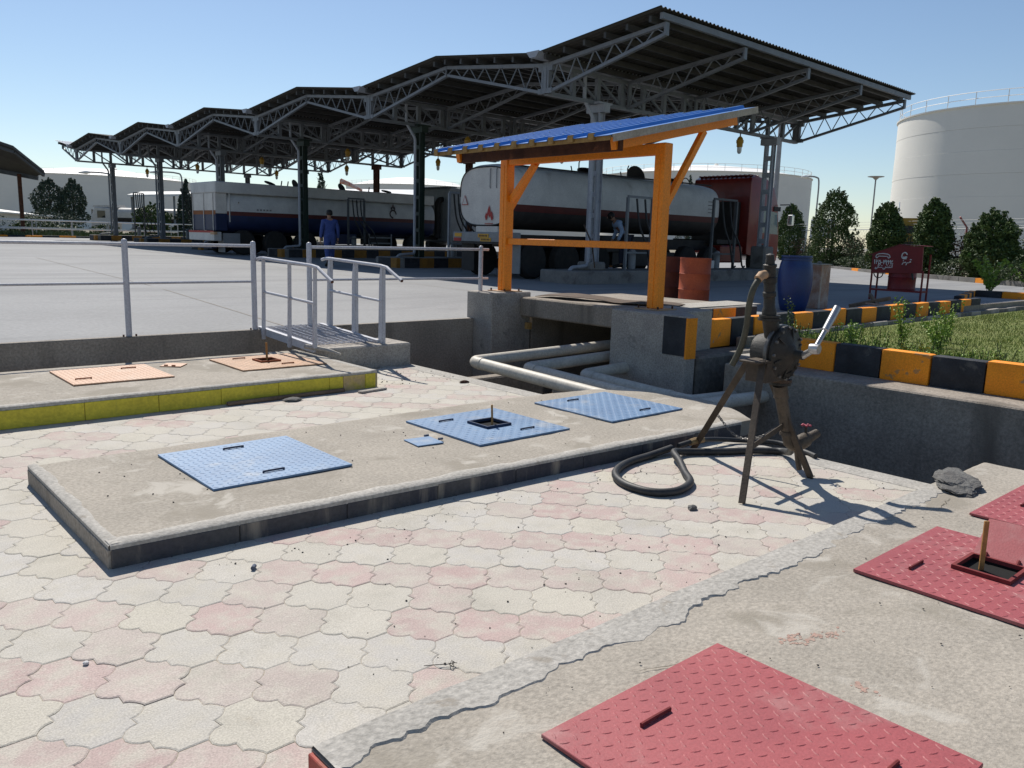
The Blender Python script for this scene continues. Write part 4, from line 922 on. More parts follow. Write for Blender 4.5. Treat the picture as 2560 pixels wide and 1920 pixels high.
# ---- loading islands
IW = .72
for k in range(6):
    lab = ['bare concrete loading island under the nearest canopy column', 'black and yellow loading island by the second column from the right', 'black and yellow loading island behind the man in blue',
           'black and yellow loading island beside the blue tanker rear', 'black and yellow loading island by the second column from the left', 'black and yellow loading island by the leftmost canopy column'][k]
    c = cw(6.3, k * SP); z0 = gz(c.x, c.y)
    t = thing('loading_island', lab, 'island', (c.x, c.y, z0 - .05), TH, group='loading islands under the canopy')
    u0, u1 = -5.75, 5.9; nose = [(u0 + .25 - .25 * math.cos(a), -IW + .3 - .3 * math.sin(a)) for a in [R(90), R(60), R(30), R(0)]]
    poly = nose + [(x, -y) for x, y in reversed(nose)] + [(u1, IW), (u1, -IW)]
    put(B().prism(list(reversed(poly)), 0, .38), 'island_body', 'conc_island', t, local=True, bev=.03)
    if k:
        n = 19 if k < 4 else 15
        for q in range(n):
            a = u0 + .3 + q * .6
            if a + .6 > u1: break
            put(B().box(a, a + .585, -IW - .012, -IW + .01, .03, .365), 'painted_panel', 'island_yellow' if q % 2 else 'kerb_black', t, local=True)
        put(B().box(u0 - .012, u0 + .01, -.35, .35, .03, .365), 'painted_panel', 'kerb_black', t, local=True)
        put(B().box(u0 - .004, u0 + .14, -IW + .03, -.36, .03, .365), 'painted_panel', 'island_yellow', t, local=True)
    # loading stand: portal frame with hoses
def stand(k, u, label, wd=.75, ht=2.1, hoses=4, mat='steel_canopy'):
    c = cw(u, k * SP); z = island_top(k); t = thing('loading_stand', label, 'loading stand', (c.x, c.y, z), TH, group='loading stands on the islands')
    for s_ in (-1, 1): put(B().box(s_ * wd / 2 - .035, s_ * wd / 2 + .035, -.035, .035, 0, ht), 'post', mat, t, local=True)
    put(B().box(-wd / 2, wd / 2, -.03, .03, ht - .003, ht + .06), 'cross_bar', mat, t, local=True)
    put(B().box(-wd / 2, wd / 2, -.025, .025, .45, .50), 'cross_bar', mat, t, local=True)
    for q in range(hoses):
        x = -wd / 2 + wd * (q + 1) / (hoses + 1); sw = .25 + .12 * q
        put(B().tube(smoothpts([(x, -.02, ht - .02), (x + .02, -.15, ht * .62), (x + sw, -.25, ht * .35), (x + sw + .3, -.2, .12), (x + sw + .7, -.05, .08)], 5), .03, 7), 'hose', 'rubber', t, local=True, smooth=True)
    put(B().lathe([(.001, 0), (.11, .01), (.11, .5), (.07, .56), (.001, .57)], (0, .2, .0), Z, 12), 'meter', 'trk_grey', t, local=True, smooth=True)
    return t
stand(0, 3.9, 'grey portal stand with hoses behind the crossbar of the orange shelter', 1.1, 2.0, 2)
stand(0, 8.2, 'grey portal stand with hoses beside the red cab', 1.3, 2.15, 2, 'steel_dark')
stand(1, 3.6, 'light grey portal frame right of the dark green column', .75, 2.2, 3, 'steel_col')
stand(2, 1.2 + 3.2, 'portal frame in front of the blue tanker beside the man', .8, 2.1, 3, 'steel_dark')
for k, u in ((3, 3.6), (4, 3.4), (5, 3.4)): stand(k, u, ['portal frame with hoses beside the blue tanker rear', 'tall posts with slack hoses left of the blue tanker', 'tall posts with slack hoses by the leftmost column'][k - 3], .6, 2.6, 4, 'steel_dark')
tag(put(B().box(21.0, 21.5, 14.95, 15.3, .86, 1.10), 'tool_box', 'trk_white', bev=.01), 'pale box standing on the nearest island by the red cab', 'box')
tag(put(B().tube([(15.9, 14.75, .9), (15.55, 14.55, 1.5), (15.9, 15.2, 2.0)], .018, 6), 'dip_rod', 'rust_plate'), 'thin rod leaning against the nearest canopy column', 'rod')

# ================================================================== TANKER TRUCKS
def wheel_meshes(r, w):
    ty = B().lathe([(r * .56, -w / 2), (r * .9, -w / 2), (r, -w / 2 + .05), (r, w / 2 - .05), (r * .9, w / 2), (r * .56, w / 2)], (0, 0, 0), Vector((0, 1, 0)), 28).mesh('tyre', smooth=True, ang=40)
    rm = B().lathe([(r * .57, -w * .42), (r * .5, -w * .40), (r * .42, -w * .15), (r * .2, -w * .12), (r * .19, -w * .36), (.001, -w * .38)], (0, 0, 0), Vector((0, 1, 0)), 20).mesh('rim', smooth=True, ang=40, fix=False)
    ty.materials.append(MATS['tyre']); rm.materials.append(MATS['rim']); return ty, rm
TY, RM = wheel_meshes(.5, .34)
def wheels(t, xs, ys, z=.5):
    for x in xs:
        for y, fl in ys:
            w0 = bpy.data.objects.new('wheel', None); COL.objects.link(w0); w0.parent = t; w0.location = (x, y, z); w0.rotation_euler = (0, 0, math.pi if fl else 0); w0.empty_display_size = .1
            for nm, me in (('tyre', TY), ('rim', RM)):
                o = bpy.data.objects.new(nm, me); COL.objects.link(o); o.parent = w0
def sup(wd, z0, z1, n_, k=64, exp=3.2):
    out = []
    for i in range(k):
        a = 2 * math.pi * i / k; c, s_ = math.cos(a), math.sin(a)
        out.append((math.copysign(abs(c) ** (2 / exp), c) * wd / 2, (z0 + z1) / 2 + math.copysign(abs(s_) ** (2 / exp), s_) * (z1 - z0) / 2))
    return out
def tank_shell(t, sec, yc, x0, x1, bands, dome=.25, mats=()):
    """split the shell into painted bands by height; rounded ends"""
    stations = [(x0, .90), (x0 + .05, .96), (x0 + .16, 1.0), (x1 - dome, 1.0), (x1 - dome * .4, .965), (x1 - .03, .88), (x1, .78)]
    zc = (min(p[1] for p in sec) + max(p[1] for p in sec)) / 2; k = len(sec)
    for (za, zb_), mt, nm in bands:
        b = B()
        for i in range(k):
            p, q = sec[i], sec[(i + 1) % k]
            lo, hi = (p, q) if p[1] <= q[1] else (q, p)
            if hi[1] <= za or lo[1] >= zb_: continue
            def cut(z): 
                t_ = 0 if hi[1] == lo[1] else (z - lo[1]) / (hi[1] - lo[1]); return (lo[0] + (hi[0] - lo[0]) * t_, z)
            a_ = lo if lo[1] >= za else cut(za); c_ = hi if hi[1] <= zb_ else cut(zb_)
            for (sx, sf), (tx, tf) in zip(stations[:-1], stations[1:]):
                f_ = lambda P, s_: (yc + P[0] * s_, zc + (P[1] - zc) * s_)
                A, Bq, C, D = f_(a_, sf), f_(c_, sf), f_(c_, tf), f_(a_, tf)
                b.add([(sx, *A), (sx, *Bq), (tx, *C), (tx, *D)], [(0, 1, 2, 3)])
        bm = bmesh.new(); me = b.mesh(nm, fix=False); bm.from_mesh(me); bmesh.ops.remove_doubles(bm, verts=bm.verts, dist=1e-4); bmesh.ops.recalc_face_normals(bm, faces=bm.faces); bm.to_mesh(me); bm.free()
        me.shade_smooth(); me.set_sharp_from_angle(angle=R(50)); link(nm, me, mt, t)
    for (sx, sf, nm, mt) in ((x0, .90, 'rear_panel', mats[0]), (x1, .78, 'front_panel', mats[1])):
        b = B().add([(sx - (.02 if nm == 'rear_panel' else -.01), yc + p[0] * sf, zc + (p[1] - zc) * sf) for p in sec], [tuple(range(k))]); put(b, nm, mt, t, local=True, fix=False)
def flame(t, c, ax, upv, s_, mat, name='flame_mark'):
    P = [(-.30, 0), (-.42, .25), (-.30, .55), (-.22, .42), (-.12, .75), (.0, 1.0), (.10, .72), (.14, .5), (.24, .62), (.36, .36), (.40, .15), (.28, 0), (.2, .1), (.12, .32), (.02, .18), (-.06, .40), (-.16, .28), (-.2, .1)]
    c, ax, upv = Vector(c), Vector(ax), Vector(upv); k = len(P)
    put(B().add([c + ax * (x * s_) + upv * (y * s_) for x, y in P], [tuple(range(k))]), name, mat, t, local=True, fix=False)
def tri(t, c, ax, upv, s_, fill, edge):
    c, ax, upv = Vector(c), Vector(ax), Vector(upv); n = ax.cross(upv).normalized()
    P = [c - ax * s_ * .5, c + ax * s_ * .5, c + upv * s_ * 1.05]; g_ = sum(P, Vector()) / 3
    put(B().add(P, [(0, 1, 2)]), 'warning_mark', edge, t, local=True, fix=False)
    nn = Vector((n.x, n.y, n.z)); inner = [g_ + (q - g_) * .78 + (Vector((-.004, 0, 0)) if abs(n.x) > .5 else Vector((0, -.004, 0))) for q in P]
    put(B().add(inner, [(0, 1, 2)]), 'warning_mark', fill, t, local=True, fix=False)
def cab(t, x, yc, col, roofcol, hw=1.22, L=1.95, H=3.55):
    z0 = .75
    body = [(x, z0), (x + L - .05, z0 - .25), (x + L, z0 + .1), (x + L - .02, 1.45), (x + L - .22, 2.55), (x + L - .55, 3.15), (x + L - 1.1, H - .08), (x + .25, H), (x + .03, H - .1), (x, H - .3)]
    c = put(B().prism_dir([(a, yc - hw, z) for a, z in body], (0, 2 * hw, 0)), 'cab', col, t, local=True, bev=.06, seg=2, smooth=True)
    for s_ in (-1, 1):
        yy = yc + s_ * (hw + .004)
        put(B().add([(x + .95, yy, 1.55), (x + L - .12, yy, 1.50), (x + L - .27, yy, 2.30), (x + 1.0, yy, 2.38)], [(0, 1, 2, 3)]), 'side_window', 'win_sky', c, local=True, fix=False)
        put(B().bar((x + .9, yy, 1.45), (x + .9, yy, 2.45), .012, .02).bar((x + .9, yy, .8), (x + .9, yy, 1.45), .012, .02), 'door_seam', 'trk_dark', c, local=True)
        put(B().box(x + L - .55, x + L - .08, yy - .02, yy + .02, 2.36, 2.52), 'visor_trim', 'trk_dark', c, local=True)
        put(B().tube([(x + L - .1, yc + s_ * hw, 2.6), (x + L + .22, yc + s_ * (hw + .2), 2.62), (x + L + .28, yc + s_ * (hw + .28), 2.4), (x + L + .26, yc + s_ * (hw + .28), 1.8)], .022, 7), 'mirror_arm', 'trk_dark', c, local=True)
        put(B().box(x + L + .2, x + L + .34, yc + s_ * (hw + .28) - .11, yc + s_ * (hw + .28) + .11, 1.85, 2.25), 'mirror', 'chrome', c, local=True, bev=.03)
        put(B().lathe([(.56, -.02), (.60, 0), (.56, .02)], (x + 1.05, yc + s_ * (hw + .0), .52), Vector((0, 1, 0)), 20, 0, math.pi * 2), 'wheel_arch', 'trk_dark', c, local=True)
        put(B().cyl((x + 1.05, yc + s_ * (hw - .3), .52), (x + 1.05, yc + s_ * (hw + .008), .52), .56, n=24), 'arch_well', 'trk_dark', c, local=True)
        put(B().box(x + L - .06, x + L + .02, yc + s_ * .75 - .25, yc + s_ * .75 + .25, .75, 1.0), 'headlight', 'lamp_glass', c, local=True, bev=.03)
    put(B().add([(x + L - .005, yc - hw + .12, 1.5), (x + L - .005, yc + hw - .12, 1.5), (x + L - .185, yc + hw - .15, 2.5), (x + L - .185, yc - hw + .15, 2.5)], [(0, 1, 2, 3)]), 'windscreen', 'win_dark', c, local=True, fix=False)
    b = B()
    for q in range(9): b.box(x + .2 + q * .13, x + .26 + q * .13, yc - hw + .1, yc + hw - .1, H - .01, H + .03) if q < 4 else None
    for q in range(12): b.box(x + .06, x + .55, yc - hw + .12 + q * .19, yc - hw + .2 + q * .19, H - .02, H + .035)
    put(b, 'roof_ribs', roofcol, c, local=True, bev=.01)
    put(B().box(x + L - .05, x + L + .04, yc - .8, yc + .8, 1.0, 1.4), 'grille', 'trk_dark', c, local=True)
    return c
# ---- right tanker: white over red stripe over dark belly, red cab
c = Vector((14.72, 16.62, 0)); gzt = gz(15.5, 17.5) + .0
t = thing('tanker_truck', 'white fuel tanker with red stripe and red cab parked under the nearest roof bay', 'truck', (c.x, c.y, gzt), TH)
sec = sup(2.34, 1.34, 3.08, 0)
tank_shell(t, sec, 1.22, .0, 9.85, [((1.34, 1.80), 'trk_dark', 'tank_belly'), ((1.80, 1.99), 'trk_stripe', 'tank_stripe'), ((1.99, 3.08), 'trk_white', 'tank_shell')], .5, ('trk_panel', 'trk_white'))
put(B().tube([(-.03, 1.22 + p[0] * .905, 2.21 + (p[1] - 2.21) * .905) for p in sec] , .018, 5, caps=False), 'rear_seam', 'trk_dark', t, local=True)
for y in (.72, .98): put(B().tube([(-.03, y, 2.95), (-.05, y, 2.9), (-.05, y, 2.45), (-.03, y, 2.42)], .012, 6), 'drain_tube', 'trk_grey', t, local=True)
flame(t, (-.045, 1.0, 1.55), (0, -1, 0), Z, .42, 'mark_red'); put(B().box(-.044, -.04, .84, 1.18, 1.46, 1.48).box(-.044, -.04, .88, 1.14, 1.42, 1.437), 'small_print', 'mark_red', t, local=True)
tri(t, (-.045, 2.05, 1.98), (0, -1, 0), Z, .27, 'trk_panel', 'mark_red'); tri(t, (-.045, .42, 1.98), (0, -1, 0), Z, .27, 'trk_panel', 'mark_red')
put(B().box(-.06, .0, .62, 1.52, 1.24, 1.40), 'rear_ledge', 'trk_panel', t, local=True)
flame(t, (6.55, .024, 2.22), (1, 0, 0), Z, .42, 'mark_red'); put(B().box(6.3, 6.8, .026, .03, 2.12, 2.14), 'small_print', 'mark_red', t, local=True)
for q in range(4): put(B().box(8.95, 9.22, .05, .055, 2.12 + q * .12, 2.14 + q * .12), 'small_print', 'mark_dark', t, local=True)
put(B().box(-.1, .25, .0, 2.5, .92, 1.24), 'rear_bumper', 'trk_grey', t, local=True, bev=.02)
put(B().box(-.12, -.09, .0, 2.5, .93, .98), 'bumper_edge', 'trk_dark', t, local=True)
for y in (.15, 2.1): put(B().box(-.115, -.1, y, y + .3, 1.10, 1.2), 'marker_plate', 'mark_yellow', t, local=True); put(B().box(-.115, -.1, y + .02, y + .34, .96, 1.07), 'tail_light', 'mark_red', t, local=True)
for q, (y, z) in enumerate(((1.15, 1.09), (1.05, .985))):
    pl = put(B().box(-.118, -.1, y - .22, y + .22, z, z + .10), 'number_plate', 'mark_yellow', t, local=True)
    for d in range(6): put(B().box(-.121, -.118, y - .17 + d * .06, y - .135 + d * .06, z + .025, z + .075), 'plate_digit', 'mark_dark', pl, local=True)
for y in (.28, 2.2): put(B().box(.22, .25, y - .28, y + .28, .14, .92), 'mud_flap', 'trk_dark' if y > 1 else 'trk_grey', t, local=True)
put(B().box(.1, 11.3, .78, 1.0, .85, 1.2).box(.1, 11.3, 1.45, 1.67, .85, 1.2), 'chassis', 'trk_dark', t, local=True)
put(B().box(3.6, 6.2, .08, .5, .75, 1.25), 'side_locker', 'trk_dark', t, local=True, bev=.03)
put(B().box(4.2, 7.3, .12, .2, .35, .78), 'gap_shade_board', 'trk_dark', t, local=True)  # dark board added to darken the bright gap under the truck
put(B().box(4.2, 7.3, 2.2, 2.3, .35, 1.2), 'gap_shade_board', 'trk_dark', t, local=True)  # far-side board, added to keep the same gap dark
put(B().box(4.3, 7.6, .85, 1.6, .35, .85), 'gap_shade_box', 'trk_dark', t, local=True, bev=.05)  # dark filler box added under the chassis to block light there
put(B().tube([(.2, .3, 3.02), (9.4, .3, 3.05)], .025, 6), 'top_rail', 'trk_dark', t, local=True)
def hatch_open(x, y, tilt, s_=1.):
    b = B().lathe([(.26 * s_, 0), (.28 * s_, .1)], (x, y, 3.02), Z, 18); put(b, 'manhole_ring', 'trk_dark', t, local=True)
    ax = Vector((math.sin(tilt), 0, math.cos(tilt))); put(B().lathe([(.001, .06), (.2 * s_, .04), (.33 * s_, 0), (.33 * s_, -.03), (.001, -.03)], Vector((x + .25, y, 3.18)), ax, 18), 'manhole_lid', 'trk_dark', t, local=True, smooth=True)
    put(B().tube([(x - .2, y, 3.1), (x - .2, y, 3.4), (x - .15, y, 3.5)], .02, 5).tube([(x - .3, y, 3.12), (x - .5, y, 3.14), (x - .55, y, 3.28)], .02, 5), 'vent_fitting', 'trk_dark', t, local=True)
hatch_open(3.9, 1.2, R(15), 1.1); hatch_open(6.2, 1.2, R(70), 1.1); hatch_open(8.2, 1.2, R(10), 1.0)
wheels(t, [.80, 2.15, 3.50], [(.19, False), (2.25, True)]); wheels(t, [8.0, 9.35], [(.19, False), (2.25, True)])
cab(t, 11.45, 1.22, 'trk_red', 'trk_red', L=2.2); wheels(t, [12.5], [(.19, False), (2.25, True)])
put(B().box(9.9, 11.3, .05, .6, .45, 1.05), 'fuel_tank', 'trk_red', t, local=True, bev=.05)
put(B().box(10.0, 11.4, .3, 2.2, 1.1, 1.25), 'deck', 'trk_dark', t, local=True); put(B().box(11.0, 11.42, .35, 2.1, 1.2, 2.6), 'cab_back', 'trk_dark', t, local=True)
for q in range(2): put(B().tube(smoothpts([(8.5 + q * .5, 1.2, 3.05), (8.5 + q * .5, 1.2, 3.25), (8.7 + q * .5, 1.2, 3.32), (8.9 + q * .5, 1.2, 3.2), (8.9 + q * .5, 1.2, 3.05)], 4), .018, 5), 'grab_hoop', 'trk_dark', t, local=True)
# ---- blue tanker
c = Vector((12.95, 32.35, 0)); t = thing('tanker_truck', 'white over blue fuel tanker with grey cab parked behind the man in blue', 'truck', (c.x, c.y, gz(14, 33)), TH)
sec = sup(2.5, .86, 2.55, 0, exp=3.4)
tank_shell(t, sec, 1.25, .5, 10.9, [((.86, 1.56), 'trk_blue', 'tank_skirt'), ((1.56, 1.72), 'trk_stripe', 'tank_stripe'), ((1.72, 2.55), 'trk_white', 'tank_shell')], .3, ('trk_panel', 'trk_white'))
put(B().box(0, 10.75, .02, 2.48, 2.42, 2.86), 'top_coaming', 'trk_white', t, local=True, bev=.03)
put(B().box(.02, .5, .1, 2.4, 1.62, 2.42), 'rear_cabinet', 'trk_panel', t, local=True, bev=.02); put(B().box(.02, .5, .1, 2.4, .95, 1.62), 'rear_cabinet', 'trk_blue', t, local=True, bev=.02)
put(B().box(.012, .02, .1, 2.4, 1.58, 1.74), 'rear_stripe', 'trk_rust', t, local=True)
tri(t, (.95, .02, 1.76), (1, 0, 0), Z, .34, 'mark_yellow', 'mark_dark')
put(B().tube([(.56, .01, 2.42), (.56, .01, 1.3)], .02, 6), 'corner_pipe', 'trk_panel', t, local=True)
for y in (.3, 1.2, 2.3): put(B().tube([(.0, y, 2.42), (.0, y, .95)], .018, 6), 'ladder_rail', 'trk_panel', t, local=True)
for q in range(5): put(B().box(1.7 + q * .14, 1.78 + q * .14, -.008, -.004, 1.79, 1.85), 'small_print', 'mark_grey', t, local=True)
flame(t, (8.35, -.012, 2.08), (1, 0, 0), Z, .32, 'mark_dark'); put(B().lathe([(.13, -.003), (.2, 0), (.13, .003)], (8.35, -.012, 1.92), Vector((0, 1, 0)), 14, R(130), R(410)), 'flame_mark', 'mark_dark', t, local=True, fix=False)
for q in range(4): put(B().box(9.6 + .05 * q, 10.2, -.008, -.004, 1.85 + q * .12, 1.865 + q * .12), 'small_print', 'mark_grey', t, local=True)
put(B().box(-.12, .2, .0, 2.5, .55, .9), 'rear_bumper', 'trk_white', t, local=True, bev=.02); put(B().box(-.13, -.1, .02, 2.48, .86, .94), 'tail_lights', 'mark_red', t, local=True); put(B().box(-.14, -.02, -.1, .3, .80, .90), 'marker_plate', 'cuff', t, local=True)
put(B().box(-.1, .1, .3, 2.3, .25, .45), 'bumper_bar', 'trk_blue', t, local=True); put(B().box(.3, .33, .0, .6, .1, .8), 'mud_flap', 'trk_grey', t, local=True); put(B().box(.25, .95, -.02, .02, .32, .86), 'mud_guard', 'trk_grey', t, local=True)
put(B().box(.3, 12.5, .8, 1.0, .8, 1.0).box(.3, 12.5, 1.5, 1.7, .8, 1.0), 'chassis', 'trk_dark', t, local=True)
for q, x in enumerate((5.2, 6.9)): put(B().box(x, x + 1.2, .0, .5, .5, .95), 'side_locker', 'trk_blue' if q == 0 else 'trk_dark', t, local=True, bev=.02)
for z in (.30, .55, .80): put(B().box(7.0, 8.2, -.06, -.02, z, z + .06), 'step_rung', 'trk_grey', t, local=True)
for x in (7.0, 8.2): put(B().box(x, x + .06, -.06, -.02, .2, 1.0), 'step_post', 'trk_grey', t, local=True)
for x, a in ((4.1, 65), (6.4, 60), (2.9, 20), (8.8, 12)): put(B().lathe([(.001, .04), (.24, .0), (.24, -.03), (.001, -.03)], (x, 1.2, 3.0), Vector((math.sin(R(a)), 0, math.cos(R(a)))), 14), 'manhole_lid', 'trk_dark', t, local=True)
for x in (3.4, 3.7, 7.8): put(B().cyl((x, 1.2, 2.86), (x + .05, 1.2, 3.12), .025, n=6), 'vent_fitting', 'trk_dark', t, local=True)
wheels(t, [1.15, 2.55, 3.95], [(.19, False), (2.3, True)]); wheels(t, [9.6], [(.19, False), (2.3, True)])
cab(t, 11.6, 1.25, 'trk_grey', 'trk_grey', H=3.35); wheels(t, [12.65], [(.19, False), (2.3, True)])
put(B().tube(elbow_path([(11.3, .5, .9), (11.3, .5, 2.75), (11.9, .5, 2.75)], .3, 5), .14, 10), 'exhaust', 'trk_dark', t, local=True, smooth=True)

# ================================================================== PEOPLE
def skin_fig(name, pts, edges, mat, parent, sub=2):
    """pts: name -> (xyz, rx, ry); grows one continuous surface over the joints"""
    names = list(pts); me = bpy.data.meshes.new(name)
    me.from_pydata([pts[n][0] for n in names], [(names.index(a), names.index(c)) for a, c in edges], [])
    o = link(name, me, mat, parent)
    m = o.modifiers.new('skin', 'SKIN'); m.use_smooth_shade = True
    for i, n in enumerate(names):
        sv = me.skin_vertices[0].data[i]; sv.radius = (pts[n][1], pts[n][2]); sv.use_root = (i == 0)
    s_ = o.modifiers.new('sub', 'SUBSURF'); s_.levels = sub; s_.render_levels = sub
    return o
def person(label, loc, rz, cloth, trousers=None, bend=0.0, stride=.18, arms=((.0, 0), (.0, 0)), sc=1.0):
    t = thing('person', label, 'person', loc, rz); t.scale = (sc, sc, sc)
    by = lambda z: Vector((0, math.sin(bend) * max(0, z - .98), .98 + math.cos(bend) * (z - .98) if z > .98 else z))
    def P(x, y, z): q = by(z); return (x, y + q.y, q.z)
    J = dict(pel=(P(0, 0, .98), .15, .11), waist=(P(0, 0, 1.14), .145, .105), chest=(P(0, .01, 1.33), .175, .12), top=(P(0, 0, 1.45), .13, .09), neck=(P(0, .01, 1.53), .055, .055), jaw=(P(0, .03, 1.60), .068, .078), head=(P(0, .02, 1.68), .078, .09), crown=(P(0, .01, 1.75), .055, .065))
    E = [('pel', 'waist'), ('waist', 'chest'), ('chest', 'top'), ('top', 'neck'), ('neck', 'jaw'), ('jaw', 'head'), ('head', 'crown')]
    for s_, n, ar in ((-1, 'l', arms[0]), (1, 'r', arms[1])):
        J['sh' + n] = (P(s_ * .20, 0, 1.43), .068, .068); J['el' + n] = (P(s_ * .27, -.03 + ar[0] * .5, 1.15 + ar[1] * .3), .05, .05); J['wr' + n] = (P(s_ * .285, .04 + ar[0], .90 + ar[1]), .034, .034); J['ha' + n] = (P(s_ * .285, .06 + ar[0] * 1.1, .81 + ar[1]), .04, .024)
        E += [('top', 'sh' + n), ('sh' + n, 'el' + n), ('el' + n, 'wr' + n), ('wr' + n, 'ha' + n)]
        dy = s_ * stride
        J['hi' + n] = ((s_ * .10, 0, .90), .095, .10); J['kn' + n] = ((s_ * .105, dy * .55 + .03, .50), .068, .072); J['an' + n] = ((s_ * .11, dy - .02, .10 + (.05 if dy < 0 else 0)), .045, .05); J['to' + n] = ((s_ * .12, dy + .15, .045 + (.0 if dy < 0 else 0)), .042, .03)
        E += [('pel', 'hi' + n), ('hi' + n, 'kn' + n), ('kn' + n, 'an' + n), ('an' + n, 'to' + n)]
    body = skin_fig('body', J, E, 'skin', t)
    g_ = 1.17; cl = {k: v for k, v in J.items() if k not in ('neck', 'jaw', 'head', 'crown', 'hal', 'har', 'tol', 'tor')}
    cl = {k: (v[0], v[1] * g_ + .006, v[2] * g_ + .006) for k, v in cl.items()}
    for n in 'lr': cl['an' + n] = ((J['an' + n][0][0], J['an' + n][0][1], J['an' + n][0][2] + .02), .07, .075); cl['kn' + n] = (J['kn' + n][0], .088, .092)
    cl['col'] = ((J['neck'][0][0], J['neck'][0][1], J['neck'][0][2] - .015), .075, .07)
    ce = [e for e in E if e[0] in cl and e[1] in cl] + [('top', 'col')]
    if trousers:
        tr = {k: cl[k] for k in ('pel', 'hil', 'hir', 'knl', 'knr', 'anl', 'anr')}; skin_fig('trousers', tr, [e for e in ce if e[0] in tr and e[1] in tr], trousers, t)
        up_ = {k: cl[k] for k in cl if k not in ('hil', 'hir', 'knl', 'knr', 'anl', 'anr')}; skin_fig('shirt', up_, [e for e in ce if e[0] in up_ and e[1] in up_], cloth, t)
    else: skin_fig('coverall', cl, ce, cloth, t)
    hp = Vector(J['head'][0]); b = B().lathe([(.001, .115), (.05, .108), (.085, .08), (.104, .03), (.106, -.02), (.09, -.055)], hp + Vector((0, -.015, .01)), Vector((0, math.sin(bend) - .12, math.cos(bend))), 18); put(b, 'hair', 'hair', t, local=True, smooth=True)
    for n in 'lr':
        a = Vector(J['an' + n][0]); q = Vector(J['to' + n][0])
        put(B().tube([a + Vector((0, -.06, -.04)), a + Vector((0, .0, -.02)), (a + q) / 2 + Z * .0, q + Vector((0, .04, -.005)), q + Vector((0, .075, -.01))], [.045, .056, .052, .046, .03], 10), 'shoe', 'shoe', t, local=True, smooth=True)
        put(B().lathe([(.001, -.012), (.022, -.004), (.026, .004), (.001, .012)], hp + Vector((.092 if n == 'r' else -.092, 0, -.02)), Vector((1, 0, 0)), 8), 'ear', 'skin', t, local=True)
        hd = Vector(J['ha' + n][0]); s_ = 1 if n == 'r' else -1
        for q in range(4): put(B().tube([hd + Vector((0, -.03 + q * .02, -.02)), hd + Vector((-s_ * .004, -.03 + q * .021, -.06)), hd + Vector((-s_ * .02, -.025 + q * .02, -.09 - .006 * (q in (1, 2))))], [.010, .009, .007], 6), 'finger', 'skin', t, local=True, smooth=True)
        put(B().tube([hd + Vector((-s_ * .01, .03, .01)), hd + Vector((-s_ * .02, .05, -.02)), hd + Vector((-s_ * .025, .05, -.045))], [.011, .010, .008], 6), 'thumb', 'skin', t, local=True, smooth=True)
    put(B().lathe([(.001, .03), (.012, .01), (.016, -.02), (.001, -.03)], hp + Vector((0, .098, -.035)), Z, 8), 'nose', 'skin', t, local=True, smooth=True)
    return t
person('man in dark blue coverall walking away beside the second loading island', (13.05, 23.55, gz(13, 23.5)), R(-12), 'cloth_blue', stride=.16, sc=.985)
person('man in pale blue shirt bending over at the stand behind the shelter crossbar', (18.55, 16.02, island_top(0) - .0), R(60), 'cloth_pale', 'cloth_dark', bend=.75, stride=.1, arms=((.3, -.1), (.28, -.08)))
# ================================================================== STORAGE TANKS
def storage_tank(label, c, r, h, z0, dome=1.6, rail=True, courses=7, stair=False):
    t = thing('storage_tank', label, 'storage tank', (c[0], c[1], z0), group='white cylindrical storage tanks')
    n = 96
    for k in range(courses):      # each ring of plates its own strake, lapped a little inside the one below
        a, e = h * k / courses, h * (k + 1) / courses; rr_ = r - .012 * (k % 2)
        put(B().lathe([(rr_, a), (rr_, e - .01), (rr_ - .03, e)] if k < courses - 1 else [(rr_, a), (rr_, e)], (0, 0, 0), Z, n), 'shell_ring', 'tank_white', t, local=True, smooth=True, ang=60, fix=False)
    put(B().lathe([(r + .12, h - .12), (r + .14, h), (r * .97, h + .05), (r * .6, h + dome * .62), (r * .3, h + dome * .9), (.001, h + dome)], (0, 0, 0), Z, n), 'roof', 'tank_roof', t, local=True, smooth=True, ang=40)
    if rail:
        b = B(); m = max(24, int(r * 2.4))
        for q in range(m):
            a = 2 * math.pi * q / m; p_ = Vector((math.cos(a) * r * .99, math.sin(a) * r * .99, h)); b.bar(p_, p_ + Z * 1.1, .05, .05)
        for zz in (.55, 1.1): b.tube([(math.cos(2 * math.pi * q / 96) * r * .99, math.sin(2 * math.pi * q / 96) * r * .99, h + zz) for q in range(97)], .03, 4, caps=False)
        put(b, 'roof_railing', 'tank_roof', t, local=True, fix=False)
    put(B().lathe([(.3, 0), (.3, 1.0), (.5, 1.05), (.001, 1.3)], (r * .2, 0, h + dome * .8), Z, 10), 'roof_vent', 'tank_white', t, local=True)
    return t
storage_tank('tall white storage tank at the right edge of the picture', (91.5, 28.2), 12.1, 13.7, .5, dome=1.0)
storage_tank('broad white storage tank behind the red truck cab', (124.4, 90.1), 18.3, 12.4, .5, dome=2.2)
storage_tank('broad white storage tank behind the two round trees at far left', (64.2, 240.0), 25.0, 12.9, .8, dome=2.8)
storage_tank('white storage tank whose dome shows above the blue tanker', (146.0, 212.0), 20.0, 15.0, .8, dome=3.0)
storage_tank('white storage tank half hidden by the dark canopy at the left edge', (20.0, 262.0), 14.0, 13.0, .8, dome=1.5)

